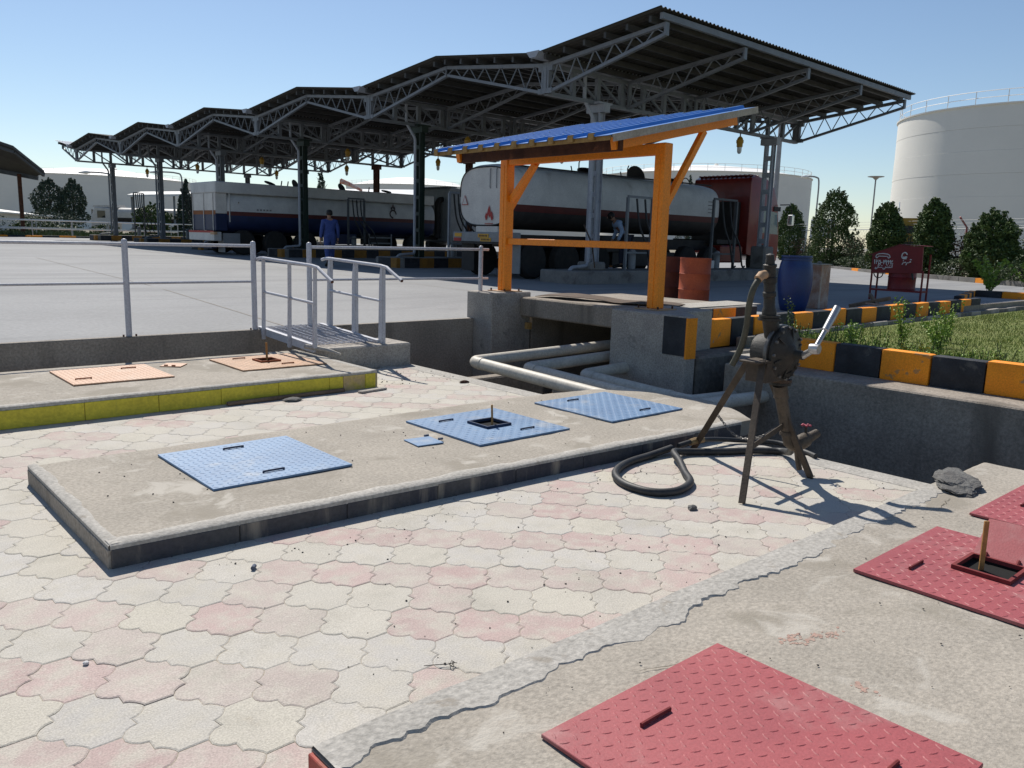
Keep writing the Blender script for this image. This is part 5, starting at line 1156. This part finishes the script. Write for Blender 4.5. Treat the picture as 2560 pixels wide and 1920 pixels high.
# ================================================================== VEGETATION
def leaf_mesh(name, pts, size, rnd, flat=.5, mat=None, parent=None, stuff=False, local=True):
    v, f = [], []
    for (x, y, z), s_ in zip(pts, size):
        a = rnd.uniform(0, 6.283); e = rnd.uniform(-flat, flat) * 1.5; d = Vector((math.cos(a) * math.cos(e), math.sin(a) * math.cos(e), math.sin(e)))
        n = Vector((rnd.gauss(0, 1), rnd.gauss(0, 1), rnd.gauss(0, 1))); w_ = d.cross(n); w_ = w_.normalized() if w_.length > 1e-4 else Vector((1, 0, 0)); c = Vector((x, y, z)); o = len(v)
        up_ = d.cross(w_) * s_ * .12
        v += [c - d * s_ * .5, c + w_ * s_ * .27 + up_, c + d * s_ * .5, c - w_ * s_ * .27 + up_]; f += [(o, o + 1, o + 2), (o, o + 2, o + 3)]
    me = bpy.data.meshes.new(name); me.from_pydata([tuple(q) for q in v], [], f); me.update()
    o = link(name, me, mat, parent)
    if stuff: o['kind'] = 'stuff'
    return o
def crown_pts(n, prof, h, r, rnd, lumps=9, hollow=.42, squash=1.0):
    L = [(rnd.uniform(0, 6.283), rnd.uniform(.05, .95), rnd.uniform(.25, .6), rnd.uniform(-.28, .30)) for _ in range(lumps * 2)]
    out = []
    while len(out) < n:
        z = rnd.random(); a = rnd.uniform(0, 6.283); rad = prof(z)
        if rnd.random() > rad + .15: continue
        k = 1.0
        for la, lz, lw, lh in L:
            da = abs((a - la + math.pi) % (2 * math.pi) - math.pi); dd = (da / 1.0) ** 2 + ((z - lz) / .16) ** 2
            if dd < 1: k += lh * (1 - dd)
        q = (hollow + (1 - hollow) * math.sqrt(rnd.random())) * k * rad * r
        if noise.noise(Vector((math.cos(a) * 3.1 + r, math.sin(a) * 3.1, z * 7))) < -.42 and q > .8 * rad * r: continue
        out.append((math.cos(a) * q, math.sin(a) * q * squash, z * h))
    return out
def tree(name, label, cat, c, h, r, prof, n, ls, mat, trunk=.0, tr=.08, group=None, seed=0, lumps=9):
    rnd = random.Random(seed); t = thing(name, label, cat, c, group=group)
    P = [(x, y, z + trunk) for x, y, z in crown_pts(int(n * .72), prof, h - trunk, r, rnd, lumps)]
    for q in range(int(n * .28 / 26)):          # upright tufts breaking the outline
        z = rnd.random() ** .8; a = rnd.uniform(0, 6.283); k = prof(z) * r * rnd.uniform(.82, 1.02); L0 = rnd.uniform(.14, .30) * (.5 + r * .35); ox, oy = math.cos(a), math.sin(a)
        for e in range(26): t_ = rnd.random(); w0 = .16 * (1 - t_) * L0 * 1.6 + .02; P.append((ox * (k + L0 * .35 * t_) + rnd.gauss(0, w0), oy * (k + L0 * .35 * t_) + rnd.gauss(0, w0), trunk + z * (h - trunk) + L0 * 1.1 * t_))
    leaf_mesh('crown', P, [rnd.uniform(.6, 1.3) * ls for _ in P], rnd, .7, mat, t)
    b = B().tube([(0, 0, -.1), (.02, .01, trunk + .2), (0, .03, h * .55), (.02, 0, h * .88)], [tr, tr * .85, tr * .5, tr * .12], 8)
    for q in range(7):
        a = q * 2.4; z = trunk + (h - trunk) * (.08 + .1 * q); b.tube([(0, 0, z), (math.cos(a) * r * .3, math.sin(a) * r * .3, z + .12 * h), (math.cos(a) * r * .55, math.sin(a) * r * .55, z + .18 * h)], [tr * .4, tr * .25, tr * .08], 5)
    put(b, 'trunk', 'bark', t, local=True, smooth=True); return t
cone = lambda z: max(.02, min(1, .62 + z * 1.5) * (1 - z ** 2.6) ** .62)
spire = lambda z: max(.02, (1 - z) ** .8)
oval = lambda z: max(.02, math.sin(math.pi * min(1, .12 + z * .88)) ** .6)
for i, (lab, x, y, zt_, r, z0) in enumerate([('dense dark green conical conifer beside the red cab', 53.4, 31.0, 4.3, 1.05, .5), ('tallest conical conifer left of the lamp posts', 45.0, 23.45, 4.65, 1.36, .5),
        ('rounded dark conifer in front of the tall tank edge', 39.5, 17.95, 3.65, .86, .5), ('rounded conifer right of the yellow and black steps', 36.5, 14.55, 3.6, .88, .5), ('low spreading conifer near the right picture edge', 33.9, 11.4, 2.98, .98, .5)]):
    tree('conifer', lab, 'conifer', (x, y, z0), zt_ - z0, r, cone, 13000, .13, 'leaf_thuja', .12, .09, 'conifers along the far kerb', 20 + i, 14)
bare = [(40.4, 20.0), (42.3, 20.8), (37.7, 16.0), (35.2, 12.7), (33.0, 9.6), (34.8, 12.0), (48, 26.5), (50.5, 28.5), (36.5, 12.6), (32.6, 7.6)]
for i, (x, y) in enumerate(bare):
    rnd = random.Random(60 + i); t = thing('rose_bush', 'straggly reddish leafed bush %s' % ['beside the tallest conifer', 'behind the third conifer', 'by the yellow steps', 'left of the lowest conifer', 'at the right picture edge', 'behind the lowest conifer', 'right of the red cab', 'next to the red cab', 'between the two right conifers', 'beyond the right picture edge'][i], 'bush', (x + 2.0, y + .9, .5), group='straggly bushes between the conifers')
    hh = rnd.uniform(1.4, 2.0); b = B(); P = []
    for q in range(9):
        a = rnd.uniform(0, 6.28); r_ = rnd.uniform(.2, .75); e = (math.cos(a) * r_, math.sin(a) * r_, hh * rnd.uniform(.7, 1.15)); b.tube([(0, 0, 0), (e[0] * .5, e[1] * .5, e[2] * .6), e], [.03, .02, .008], 5)
        for _ in range(60): s_ = rnd.uniform(.25, 1); P.append((e[0] * s_ + rnd.gauss(0, .16), e[1] * s_ + rnd.gauss(0, .16), e[2] * s_ + rnd.gauss(0, .12)))
    put(b, 'stem', 'bark', t, local=True); leaf_mesh('leaves', P, [rnd.uniform(.08, .16) for _ in P], rnd, .6, 'leaf_rose' if i % 2 else 'leaf_hedge', t)
# low clipped hedge and the kerb along the road
hd = [(31.5, 9.3), (33.0, 10.6), (34.2, 12.4), (35.6, 13.9), (37.0, 15.7), (38.6, 17.3), (40.4, 18.9), (42.3, 20.6), (44.2, 22.3), (46.5, 24.6), (49, 27), (30.6, 7.5), (30.2, 5.6)]
wh = ['under the lowest conifer', 'right of the lowest conifer base', 'left of the lowest conifer base', 'right of the fourth conifer base', 'under the fourth conifer', 'behind the fire board', 'behind the fire board left edge', 'under the third conifer', 'right of the tallest conifer base', 'under the tallest conifer', 'under the conifer by the red cab', 'at the right picture edge by the road', 'beyond the right picture edge by the road']
for i, (x, y) in enumerate(hd):
    rnd = random.Random(90 + i); t = thing('hedge_bush', 'low dark hedge bush %s' % wh[i], 'hedge', (x + .9, y + .2, .5), group='low hedge along the road kerb')
    P = [(p_[0], p_[1], p_[2]) for p_ in crown_pts(1500, oval, rnd.uniform(.75, 1.0), 1.15, rnd, 8, .4)]
    leaf_mesh('leaves', P, [rnd.uniform(.07, .13) for _ in P], rnd, .6, 'leaf_hedge', t)
    b = B()
    for q in range(5): b.tube([(0, 0, 0), (rnd.uniform(-.5, .5), rnd.uniform(-.5, .5), .6)], .02, 5)
    put(b, 'stem', 'bark', t, local=True)
struct(B().prism([(30.9, 5), (31.2, 9), (34.6, 13.7), (37.1, 17.1), (47.5, 27.5), (75, 52), (110, 52), (90, -10), (31, -10)], .3, .52), 'planting_bed', 'earth')
d0 = [(30.75, 3.0), (31.0, 9.0), (34.5, 13.7), (37.0, 17.15), (47.3, 27.5)]
rk = thing('road_kerb', 'worn faded kerb along the far side of the road below the hedge', 'kerb', (31, 5, .45))
for (a, c) in zip(d0[:-1], d0[1:]):
    L_ = math.hypot(c[0] - a[0], c[1] - a[1]); n = int(L_ / .9)
    for q in range(n):
        p_ = Vector((a[0] + (c[0] - a[0]) * q / n, a[1] + (c[1] - a[1]) * q / n, .52)); e = Vector((a[0] + (c[0] - a[0]) * (q + .97) / n, a[1] + (c[1] - a[1]) * (q + .97) / n, .52))
        put(B().bar(p_, e, .16, .24), 'kerb_stone', 'kerb_yellow' if q % 6 == 2 else 'conc_island', rk)
# lawn
rnd = random.Random(5); v, f = [], []
for i in range(78000):
    u = rnd.random() ** 1.7; x = 9.16 + 13.3 * u; y = rnd.uniform(-1.5, 6.15)
    if x > 9.2 + 13 * .5 and y < 1.0: continue
    if x < 10.55 and y > 5.5: continue
    hh = rnd.uniform(.025, .06) * (1 + .7 * noise.noise(Vector((x * .9, y * .9, 0)))); a = rnd.uniform(0, 6.28); w_ = .004 + .004 * u; o = len(v); lx, ly = rnd.gauss(0, .02), rnd.gauss(0, .02)
    v += [(x + math.cos(a) * w_, y + math.sin(a) * w_, .298), (x - math.cos(a) * w_, y - math.sin(a) * w_, .298), (x + lx, y + ly, .30 + hh)]; f.append((o, o + 1, o + 2))
me = bpy.data.meshes.new('grass'); me.from_pydata(v, [], f); go = link('grass', me, 'grass'); tag(go, 'short green lawn grass behind the black and yellow kerb', 'grass', kind='stuff')
# border plants behind the kerb
def sprig(name, label, c, hgt, nst, spread, nl, ls, mat, seed, group):
    rnd = random.Random(seed); t = thing(name, label, 'plant', c, group=group); b = B(); P = []; 
    for q in range(nst):
        a = rnd.uniform(0, 6.28); r_ = rnd.uniform(.2, 1) * spread; h_ = hgt * rnd.uniform(.55, 1.0)
        S = smoothpts([(rnd.gauss(0, .03), rnd.gauss(0, .03), 0), (math.cos(a) * r_ * .4, math.sin(a) * r_ * .4, h_ * .5), (math.cos(a) * r_, math.sin(a) * r_, h_)], 5); b.tube(S, [.006 - .0004 * k for k in range(len(S))], 5)
        for k in range(nl):
            s_ = S[min(len(S) - 1, int(rnd.uniform(.25, 1) * len(S)))]; P.append((s_.x + rnd.gauss(0, .025), s_.y + rnd.gauss(0, .025), s_.z + rnd.gauss(0, .02)))
    put(b, 'stem', 'leaf_hedge', t, local=True); leaf_mesh('leaves', P, [rnd.uniform(.7, 1.3) * ls for _ in P], rnd, .7, mat, t)
rnd = random.Random(41); P = []; sb_ = B()
for i in range(150):
    row = i % 3; y = 5.35 - (i // 3) * .135 + rnd.gauss(0, .05); x = 9.27 + row * .19 + rnd.gauss(0, .05); hgt = rnd.uniform(.22, .42) * (1 - .18 * row)
    for q in range(4):
        a = rnd.uniform(0, 6.28); r_ = rnd.uniform(.03, .14); e = Vector((x + math.cos(a) * r_, y + math.sin(a) * r_, .3 + hgt * rnd.uniform(.7, 1.1))); sb_.tube([(x, y, .29), (x + math.cos(a) * r_ * .4, y + math.sin(a) * r_ * .4, .3 + hgt * .5), e], .004, 4)
        for k in range(15): t_ = rnd.uniform(.25, 1); P.append((x + math.cos(a) * r_ * t_ + rnd.gauss(0, .025), y + math.sin(a) * r_ * t_ + rnd.gauss(0, .025), .3 + (e.z - .3) * t_ + rnd.gauss(0, .015)))
o = leaf_mesh('border_plants', P, [rnd.uniform(.022, .045) for _ in P], rnd, .7, 'leaf_bright', None, True); tag(o, 'leafy green border planting behind the near black and yellow kerb', 'plants')
tag(put(sb_, 'border_stems', 'leaf_hedge', o, fix=False), kind='stuff')
for i, (lab, x, y, h_, m_) in enumerate([('tall thin leafy sprig standing right of the hand pump', 9.55, 5.45, .72, 'leaf_hedge'), ('taller bright green shrub in front of the fire board', 11.3, 4.75, .72, 'leaf_bright'), ('yellowish young shrub on the lawn right of the fire board', 10.7, 4.05, .60, 'leaf_bright'),
        ('small pale sprig between the two taller lawn shrubs', 11.6, 4.45, .45, 'leaf_bright'), ('low bright plant on the lawn near the crank handle', 10.2, 4.9, .38, 'leaf_bright'), ('upright yellow green shoot on the lawn before the far kerb', 12.4, 4.6, .62, 'leaf_bright')]):
    sprig('shrub', lab, (x, y, .3), h_, 9 if i else 3, .22 if i else .1, 34, .042, m_, 300 + i, 'taller shrubs on the lawn')
for i, (x, y) in enumerate([(25.2, 8.4), (26.0, 7.6), (25.4, 6.8), (26.6, 8.8)]):
    sprig('shrub', 'bright leafy shrub %s' % ['left of the group at the far right kerb', 'in the middle of the group at the far right kerb', 'at the right picture edge beyond the kerb', 'behind the group at the far right kerb'][i], (x, y, .47), 1.05, 14, .75, 60, .09, 'leaf_bright' if i < 3 else 'leaf_hedge', 340 + i, 'shrubs beyond the far right kerb')

# ================================================================== RIGHT: FENCE, STEPS, LAMP POSTS
fl = [(62.0, 42.0), (55.4, 32.6), (50.5, 26.6), (47.0, 21.0), (44.0, 16.0), (41.0, 11.0), (38.5, 6.5)]
fn = thing('security_fence', 'tall wire security fence with angled arms behind the conifers', 'fence', (50, 25, .5))
for i, (x, y) in enumerate(fl):
    put(B().tube([(x, y, .4), (x, y, 2.75), (x - .35, y + .25, 3.25)], .05, 6), 'post', 'fence_red', fn)
for (a, c) in zip(fl[:-1], fl[1:]):
    for zz in (2.7, 1.5): put(B().cyl((*a, zz), (*c, zz), .025, n=5), 'fence_rail', 'fence_grey', fn)
    for q in range(3): put(B().cyl((a[0] - .12 * (q + 1), a[1] + .08 * (q + 1), 2.8 + .15 * q), (c[0] - .12 * (q + 1), c[1] + .08 * (q + 1), 2.8 + .15 * q), .008, n=4), 'barbed_wire', 'fence_grey', fn)
    b = B(); L_ = math.hypot(c[0] - a[0], c[1] - a[1]); n = int(L_ / .28)
    for q in range(n):
        p_ = Vector((a[0] + (c[0] - a[0]) * q / n, a[1] + (c[1] - a[1]) * q / n, .5)); e = Vector((c[0] - a[0], c[1] - a[1], 0)).normalized() * 2.2
        b.tube([p_, p_ + e + Z * 2.2], .004, 3, caps=False); b.tube([p_ + Z * 2.2, p_ + e], .004, 3, caps=False)
    tag(put(b, 'wire_mesh', 'fence_grey', fn, fix=False), kind='stuff')
st = thing('steps', 'yellow and black striped steps with white handrails over the fence bank', 'steps', (44, 18.6, .5))
for q in range(7):
    put(B().hexa([(43.2 + q * .38, 18.9 + q * .18, .5), (44.0 + q * .38, 17.5 + q * .18, .5), (44.4 + q * .38, 17.7 + q * .18, .5), (43.6 + q * .38, 19.1 + q * .18, .5)] + [(43.2 + q * .38, 18.9 + q * .18, .75 + q * .42), (44.0 + q * .38, 17.5 + q * .18, .75 + q * .42), (44.4 + q * .38, 17.7 + q * .18, .75 + q * .42), (43.6 + q * .38, 19.1 + q * .18, .75 + q * .42)]), 'step', 'kerb_black' if q % 2 else 'stair_yellow', st)
for (x, y) in ((43.2, 19.0), (44.0, 17.5)):
    put(B().tube([(x, y, 1.4), (x + 2.3, y + 1.1, 4.1), (x + 3.4, y + 1.6, 4.1)], .035, 6), 'handrail', 'white_paint', st)
    for q in (0, .5, 1.): put(B().cyl((x + 2.3 * q, y + 1.1 * q, .6 + 2.2 * q), (x + 2.3 * q, y + 1.1 * q, 1.4 + 2.7 * q), .03, n=6), 'baluster', 'white_paint', st)
tag(put(B().box(42.6, 42.64, 18.7, 19.3, 1.9, 2.7).cyl((42.66, 19.0, .5), (42.66, 19.0, 1.9), .03, n=6), 'safety_sign', 'sign_blue'), 'small blue and white sign beside the striped steps', 'sign')
def lamp(label, c, h, arm, mat='pole_grey', gr='street lamps'):
    t = thing('street_lamp', label, 'street lamp', c, group=gr)
    b = B().tube([(0, 0, 0), (0, 0, h * .5), (0, 0, h)] if not arm else smoothpts([(0, 0, 0), (0, 0, h * .55), (0, 0, h * .93), (arm[0] * .25, arm[1] * .25, h), (arm[0], arm[1], h + .05)], 5), .07, 8); put(b, 'pole', mat, t, local=True, smooth=True)
    if arm: put(B().tube([(arm[0] * .9, arm[1] * .9, h + .05), (arm[0] * 1.1, arm[1] * 1.1, h + .02), (arm[0] * 1.45, arm[1] * 1.45, h - .02)], [.08, .16, .06], 8), 'lantern', 'tank_roof', t, local=True, smooth=True)
    else: put(B().lathe([(.06, h - .1), (.3, h + .12), (.75, h + .2), (.75, h + .24), (.001, h + .28)], (0, 0, 0), Z, 14), 'lantern', mat, t, local=True, smooth=True)
lamp('curved arm street lamp right of the broad tank', (69.9, 38.2, .5), 7.2, (-.9, .7)); lamp('street lamp with flat disc head left of the tall tank', (78.6, 37.2, .5), 7.6, None)
lamp('curved arm street lamp in front of the far left tank', (22.7, 80.2, .8), 5.5, (-1.6, .9)); lamp('curved arm street lamp behind the second canopy column from the left', (27.4, 76.0, .8), 5.7, (-1.6, .9))
tag(put(B().tube([(53.7, 32.6, .5), (53.7, 32.6, 10.5)], [.22, .15], 10), 'mast', 'pole_grey', smooth=True), 'tall plain mast behind the right canopy column', 'mast')
tag(put(B().tube([(52.0, 66.0, .7), (52.0, 66.0, 9.0)], .06, 6), 'mast', 'pole_grey'), 'thin mast rising above the white tanker', 'mast')
w_ = thing('windsock', 'small red and white windsock hanging on a pole above the blue tanker', 'windsock', (60.8, 106.5, .8))
put(B().cyl((60.8, 106.5, .8), (60.8, 106.5, 9.2), .07, n=6), 'pole', 'pole_grey', w_); put(B().tube([(60.8, 106.4, 9.0), (61.8, 105.4, 8.5), (63.0, 104.2, 7.7)], [.38, .3, .16], 10), 'sock', 'windsock', w_, smooth=True)
tt = thing('water_tank', 'small pale blue elevated tank far behind the fence', 'tank', (98, 52.5, .5)); put(B().box(96.9, 99.1, 51.4, 53.6, 2.6, 5.0), 'tank_body', 'roof_top', tt, bev=.1)
for x in (97, 99):
    for y in (51.5, 53.5): put(B().cyl((x, y, .4), (x, y, 2.6), .08, n=6), 'leg', 'pole_grey', tt)

# ================================================================== LEFT BACKGROUND
for i, (lab, x, y, h_, r_, pf, m_, tr_) in enumerate([('left of the two dark round topped trees before the far tank', 23.4, 106.3, 5.8, 1.65, oval, 'leaf_pine', 1.3), ('right of the two dark round topped trees before the far tank', 25.4, 104.6, 5.9, 1.3, oval, 'leaf_pine', 1.0),
        ('slender pine beside the blue tanker rear', 25.6, 70.2, 4.7, 1.15, spire, 'leaf_pine', .2), ('small bushy tree between the two leftmost columns', 23.0, 71.0, 2.6, 1.35, oval, 'leaf_thuja', .2), ('thin pine top showing above the blue tanker', 44.1, 81.3, 7.6, 1.2, spire, 'leaf_pine', .5), ('young pine behind the white tanker top', 83, 62, 8.6, 1.3, spire, 'leaf_pine', .5)]):
    tree('tree', lab, 'tree', (x, y, .8), h_, r_, pf, 5200 if i < 2 else 3600, .26 if i < 2 else .22, m_, tr_, .14, 'trees in the background', 400 + i, 12)
rnd = random.Random(77); k = 0
for x, y, r_, h_ in [(16, 79, 1.6, 1.5), (18.5, 86, 2, 2.3), (20.5, 88, 1.6, 2.0), (13, 84, 2.0, 2.2), (29.5, 74, 1.2, 1.4), (11.5, 75, 1.5, 1.0), (14.3, 73.5, 1.4, .9), (17.5, 74.5, 1.5, .9), (20.5, 75.0, 1.4, 1.0), (23.6, 74.6, 1.3, .9), (26.5, 75.2, 1.5, 1.0)]:
    t = thing('bush', 'scrubby green bush %s' % ['under the round trees', 'below the right round tree', 'left of the far white truck', 'under the dark canopy at the left', 'right of the second column', 'at the left picture edge behind the white fence', 'second from the left edge behind the white fence', 'third from the left edge behind the white fence', 'behind the white fence near the far truck', 'behind the white fence at the leftmost column', 'behind the white fence right of the leftmost column'][k], 'bush', (x, y, .8), group='scrub behind the far white fence')
    P = crown_pts(900, oval, h_, r_, rnd, 8, .4); leaf_mesh('leaves', P, [rnd.uniform(.14, .26) for _ in P], rnd, .6, ['leaf_hedge', 'leaf_pine', 'leaf_pine', 'leaf_pine'][k] if k < 4 else 'leaf_hedge', t)
    put(B().tube([(0, 0, 0), (.1, .1, h_ * .6)], .05, 5), 'stem', 'bark', t, local=True); k += 1
v, f = [], []
for i in range(16000):
    x = rnd.uniform(2, 34); y = rnd.uniform(62.5, 80); hh = rnd.uniform(.15, .5); a = rnd.uniform(0, 6.28); o = len(v)
    v += [(x + math.cos(a) * .06, y + math.sin(a) * .06, .74), (x - math.cos(a) * .06, y - math.sin(a) * .06, .74), (x + rnd.gauss(0, .15), y + rnd.gauss(0, .15), .74 + hh)]; f.append((o, o + 1, o + 2))
me = bpy.data.meshes.new('weeds'); me.from_pydata(v, [], f); tag(link('weeds', me, 'leaf_hedge'), 'rough weeds growing behind the far white fence', 'weeds', kind='stuff')
for nm, lab, y, x0, x1, off in (('fence_one', 'white two rail fence at the far left edge of the yard', 62.2, -4, 22, .0), ('fence_two', 'white two rail fence set back behind the first one', 66.5, 9, 30, .06)):
    t = thing('rail_fence', lab, 'fence', (x0, y, .8)); n = int((x1 - x0) / 2.2)
    for q in range(n + 1): put(B().cyl((x0 + (x1 - x0) * q / n, y, .75), (x0 + (x1 - x0) * q / n, y, 1.95 + off), .035, n=6), 'post', 'fence_grey', t)
    for zz in (1.35, 1.9): put(B().cyl((x0, y, zz + off), (x1, y, zz + off), .04, n=6), 'fence_rail', 'tank_roof', t)
kerb('far_kerb', 'low orange and black kerb at the far edge of the yard', (-6, 61.6, .72), (1, 0, 0), 28, 1.0, .2, .2)
# dark canopy at the left edge
t = thing('loading_canopy', 'dark sloping canopy roof on red posts at the left edge of the picture', 'canopy', (10, 68, .8))
put(B().prism_dir([(14.6, 67.3, 5.25), (14.4, 69.2, 5.05), (4.0, 78, 7.4), (2.6, 66, 9.6), (12.3, 64.8, 6.6)], (0, 0, .18)), 'roof', 'purlin', t)
put(B().bar((12.4, 65.2, 6.45), (14.6, 67.5, 5.15), .15, .3).bar((12.4, 65.2, 6.45), (2.7, 66.2, 9.4), .15, .3).bar((14.5, 68.9, 4.95), (5, 77, 6.9), .15, .3), 'edge_truss', 'steel_dark', t)
for (x, y, zz) in ((11.7, 70.4, 5.3), (13.4, 69.4, 5.2), (8.0, 72, 6.1), (9.5, 67, 6.9)): put(B().box(x - .12, x + .12, y - .12, y + .12, .75, zz), 'column', 'rust_brown' if x > 11 else 'steel_dark', t)
put(B().bar((11.7, 70.4, 1.5), (9.4, 71.2, 5.0), .1, .1).bar((11.7, 70.4, 5.0), (9.4, 71.2, 1.5), .1, .1), 'cross_brace', 'rust_brown', t)
tag(put(B().box(8.5, 11.6, 71.5, 74, .75, 2.6).box(8.3, 11.8, 71.3, 74.2, 2.6, 2.75), 'kiosk', 'trk_blue'), 'dark bluish cabin under the left edge canopy', 'cabin')
tag(put(B().box(14.6, 21, 92, 96, .8, 2.6).prism_dir([(14.2, 91.4, 2.75), (21.4, 91.4, 2.3), (21.4, 96.4, 2.4), (14.2, 96.4, 3.2)], (0, 0, .12)), 'shed', 'tank_white'), 'low pale shed with sagging roof behind the bushes', 'shed')
t = thing('tanker_truck', 'distant white tanker truck with white cab parked by the far left tank', 'truck', (23.6, 91, .8), R(-42))
sec = sup(2.2, 1.2, 2.75, 0)
tank_shell(t, sec, 1.1, 2.6, 9.5, [((1.2, 1.75), 'trk_dark', 'tank_belly'), ((1.75, 2.75), 'trk_panel', 'tank_shell')], .3, ('trk_panel', 'trk_panel'))
put(B().prism_dir([(0, 0, .6), (2.1, 0, .6), (2.1, 0, 2.7), (.4, 0, 2.75), (.02, 0, 1.7)], (0, 2.2, 0)), 'cab', 'trk_panel', t, local=True, bev=.08)
put(B().box(.02, .1, .2, 2.0, 1.75, 2.5).box(.7, 1.5, -.02, .02, 1.7, 2.4), 'window', 'win_dark', t, local=True)
put(B().prism_dir([(.2, .1, 2.75), (2.6, .1, 2.75), (2.6, .1, 3.0), (.3, .1, 2.9)], (0, 2.0, 0)), 'wind_deflector', 'trk_panel', t, local=True); wheels(t, [1.0, 4.5, 7.6, 8.8], [(.2, False), (2.0, True)])
t = thing('open_shed', 'pale roofed open shed on posts left of the blue tanker', 'shed', (27, 83, .8))
put(B().prism_dir([(24.5, 82, 4.4), (32, 76, 4.8), (34, 80, 5.2), (27, 86, 4.9)], (0, 0, .2)), 'roof', 'tank_roof', t)
for (x, y) in ((25, 82.3), (28, 79.8), (31.5, 77), (33, 80)): put(B().cyl((x, y, .7), (x, y, 4.6), .1, n=6), 'post', 'steel_canopy', t)
t = thing('pale_roof', 'pale blue grey hangar roof showing behind the top of the blue tanker', 'shed', (98, 128, .8))
put(B().prism([(80, 150), (118, 112), (124, 118), (86, 156)], .8, 9.0), 'wall', 'tank_white', t); put(B().add([(79, 150, 9.0), (119, 110.5, 9.6), (122, 114, 11.2), (83, 153, 10.4), (126, 118, 9.4), (86, 158, 9.0)], [(0, 1, 2, 3), (3, 2, 4, 5)]), 'roof', 'roof_top', t, fix=False)

# ================================================================== DEBRIS
def lump(label, c, s_, seed, mat, name='rock'):
    bm = bmesh.new(); bmesh.ops.create_icosphere(bm, subdivisions=4 if s_[0] > .1 else 2, radius=1); 
    for v_ in bm.verts:
        n = v_.co.normalized(); k = 1 + .35 * noise.noise(n * 1.7 + Vector((seed, 0, 0))) + .14 * noise.noise(n * 5 + Vector((0, seed, 0))) + .06 * noise.noise(n * 13)
        v_.co = Vector((n.x * s_[0], n.y * s_[1], n.z * s_[2])) * k
        v_.co.z = max(v_.co.z, -s_[2] * .55)
    me = bpy.data.meshes.new(name); bm.to_mesh(me); bm.free(); o = link(name, me, mat); o.location = c; tag(o, label, 'rock'); return o
r1 = lump('broken grey concrete lump on the slab corner by the trench', (5.50, 1.87, .142), (.21, .135, .038), 4, 'rock', 'concrete_lump'); r1.rotation_euler = (.1, -.08, .4)
lump('flat broken concrete piece lying in front of the yellow tiles', (3.55, 7.16, .015), (.09, .06, .02), 8, 'rock', 'concrete_lump')
lump('small dark stone on the pavers in front of the pump', (4.02, 2.83, .012), (.034, .026, .02), 11, 'rock', 'stone'); lump('small dark stone on the pavers by the trench edge', (5.56, 7.05, .012), (.06, .03, .02), 13, 'rust_brown', 'stone')
tag(put(B().cyl((1.545, 4.005 - .44, .011), (1.565, 4.03 - .44, .011), .011, n=8), 'pipe_stub', 'pebble_blue'), 'tiny blue grey stub lying in front of the black painted slab', 'scrap')
lump('tiny white pebble on a pink paver at the left', (.70, 3.12, .006), (.012, .009, .008), 17, 'pebble_white', 'stone')
tag(put(B().tube([(1.75, 2.27, .008), (1.70, 2.30, .009), (1.665, 2.325, .006)], .0016, 5).tube([(1.75 + .014 * math.cos(q), 2.262 + .014 * math.sin(q * 1.3), .012 + .006 * math.sin(q * 2.1)) for q in range(14)], .0015, 4), 'wire_scrap', 'pebble'), 'small tangle of wire on the paver near the red slab', 'scrap')
b = B(); b.bar((2.95, 7.27, .02), (4.2, 7.31, .02), .05, .035); tag(put(b, 'timber', 'wood_old', bev=.008), 'old grey timber strip lying along the yellow tiles', 'timber')
tag(put(B().bar((4.28, 7.14, .012), (4.62, 7.2, .012), .07, .022), 'timber', 'conc_block', bev=.005), 'short grey offcut lying at the corner of the yellow tiled slab', 'timber')
b = B(); rnd = random.Random(12)
def peb(x, y, z, s_): b.lathe([(.0005, -s_ * .4), (s_ * .8, -s_ * .2), (s_, .1 * s_), (s_ * .5, s_ * .55), (.0005, s_ * .6)], (x, y, z + s_ * .3), Vector((rnd.gauss(0, .3), rnd.gauss(0, .3), 1)), 5)
for i in range(210):
    if i % 3: x = rnd.uniform(1.4, 5.6); y = 2.02 + abs(rnd.gauss(0, .9))
    else: x = rnd.uniform(1.2, 5.6); y = 3.75 - .04 * (x - 1) - abs(rnd.gauss(0, .08))
    if not y < 3.78: continue
    peb(x, y, .001, rnd.choice([.002, .003, .003, .004, .006]))
for i in range(60): peb(rnd.uniform(1.1, 5.5), rnd.uniform(4.1, 5.6), .119, rnd.choice([.003, .004, .006]))
for i in range(80): peb(rnd.uniform(1.1, 5.4), rnd.uniform(.2, 1.8), .117, rnd.choice([.002, .003, .003, .005]))
for i in range(60): peb(rnd.uniform(4.7, 5.7), rnd.uniform(7.3, 8.4), .001, rnd.choice([.005, .007, .01]))
tag(put(b, 'grit', 'pebble', fix=False), 'scattered dark grit on the pavers and slabs', 'grit', kind='stuff')
print('objects', len(bpy.data.objects), 'tris', sum(len(o.data.polygons) for o in bpy.data.objects if o.type == 'MESH'))
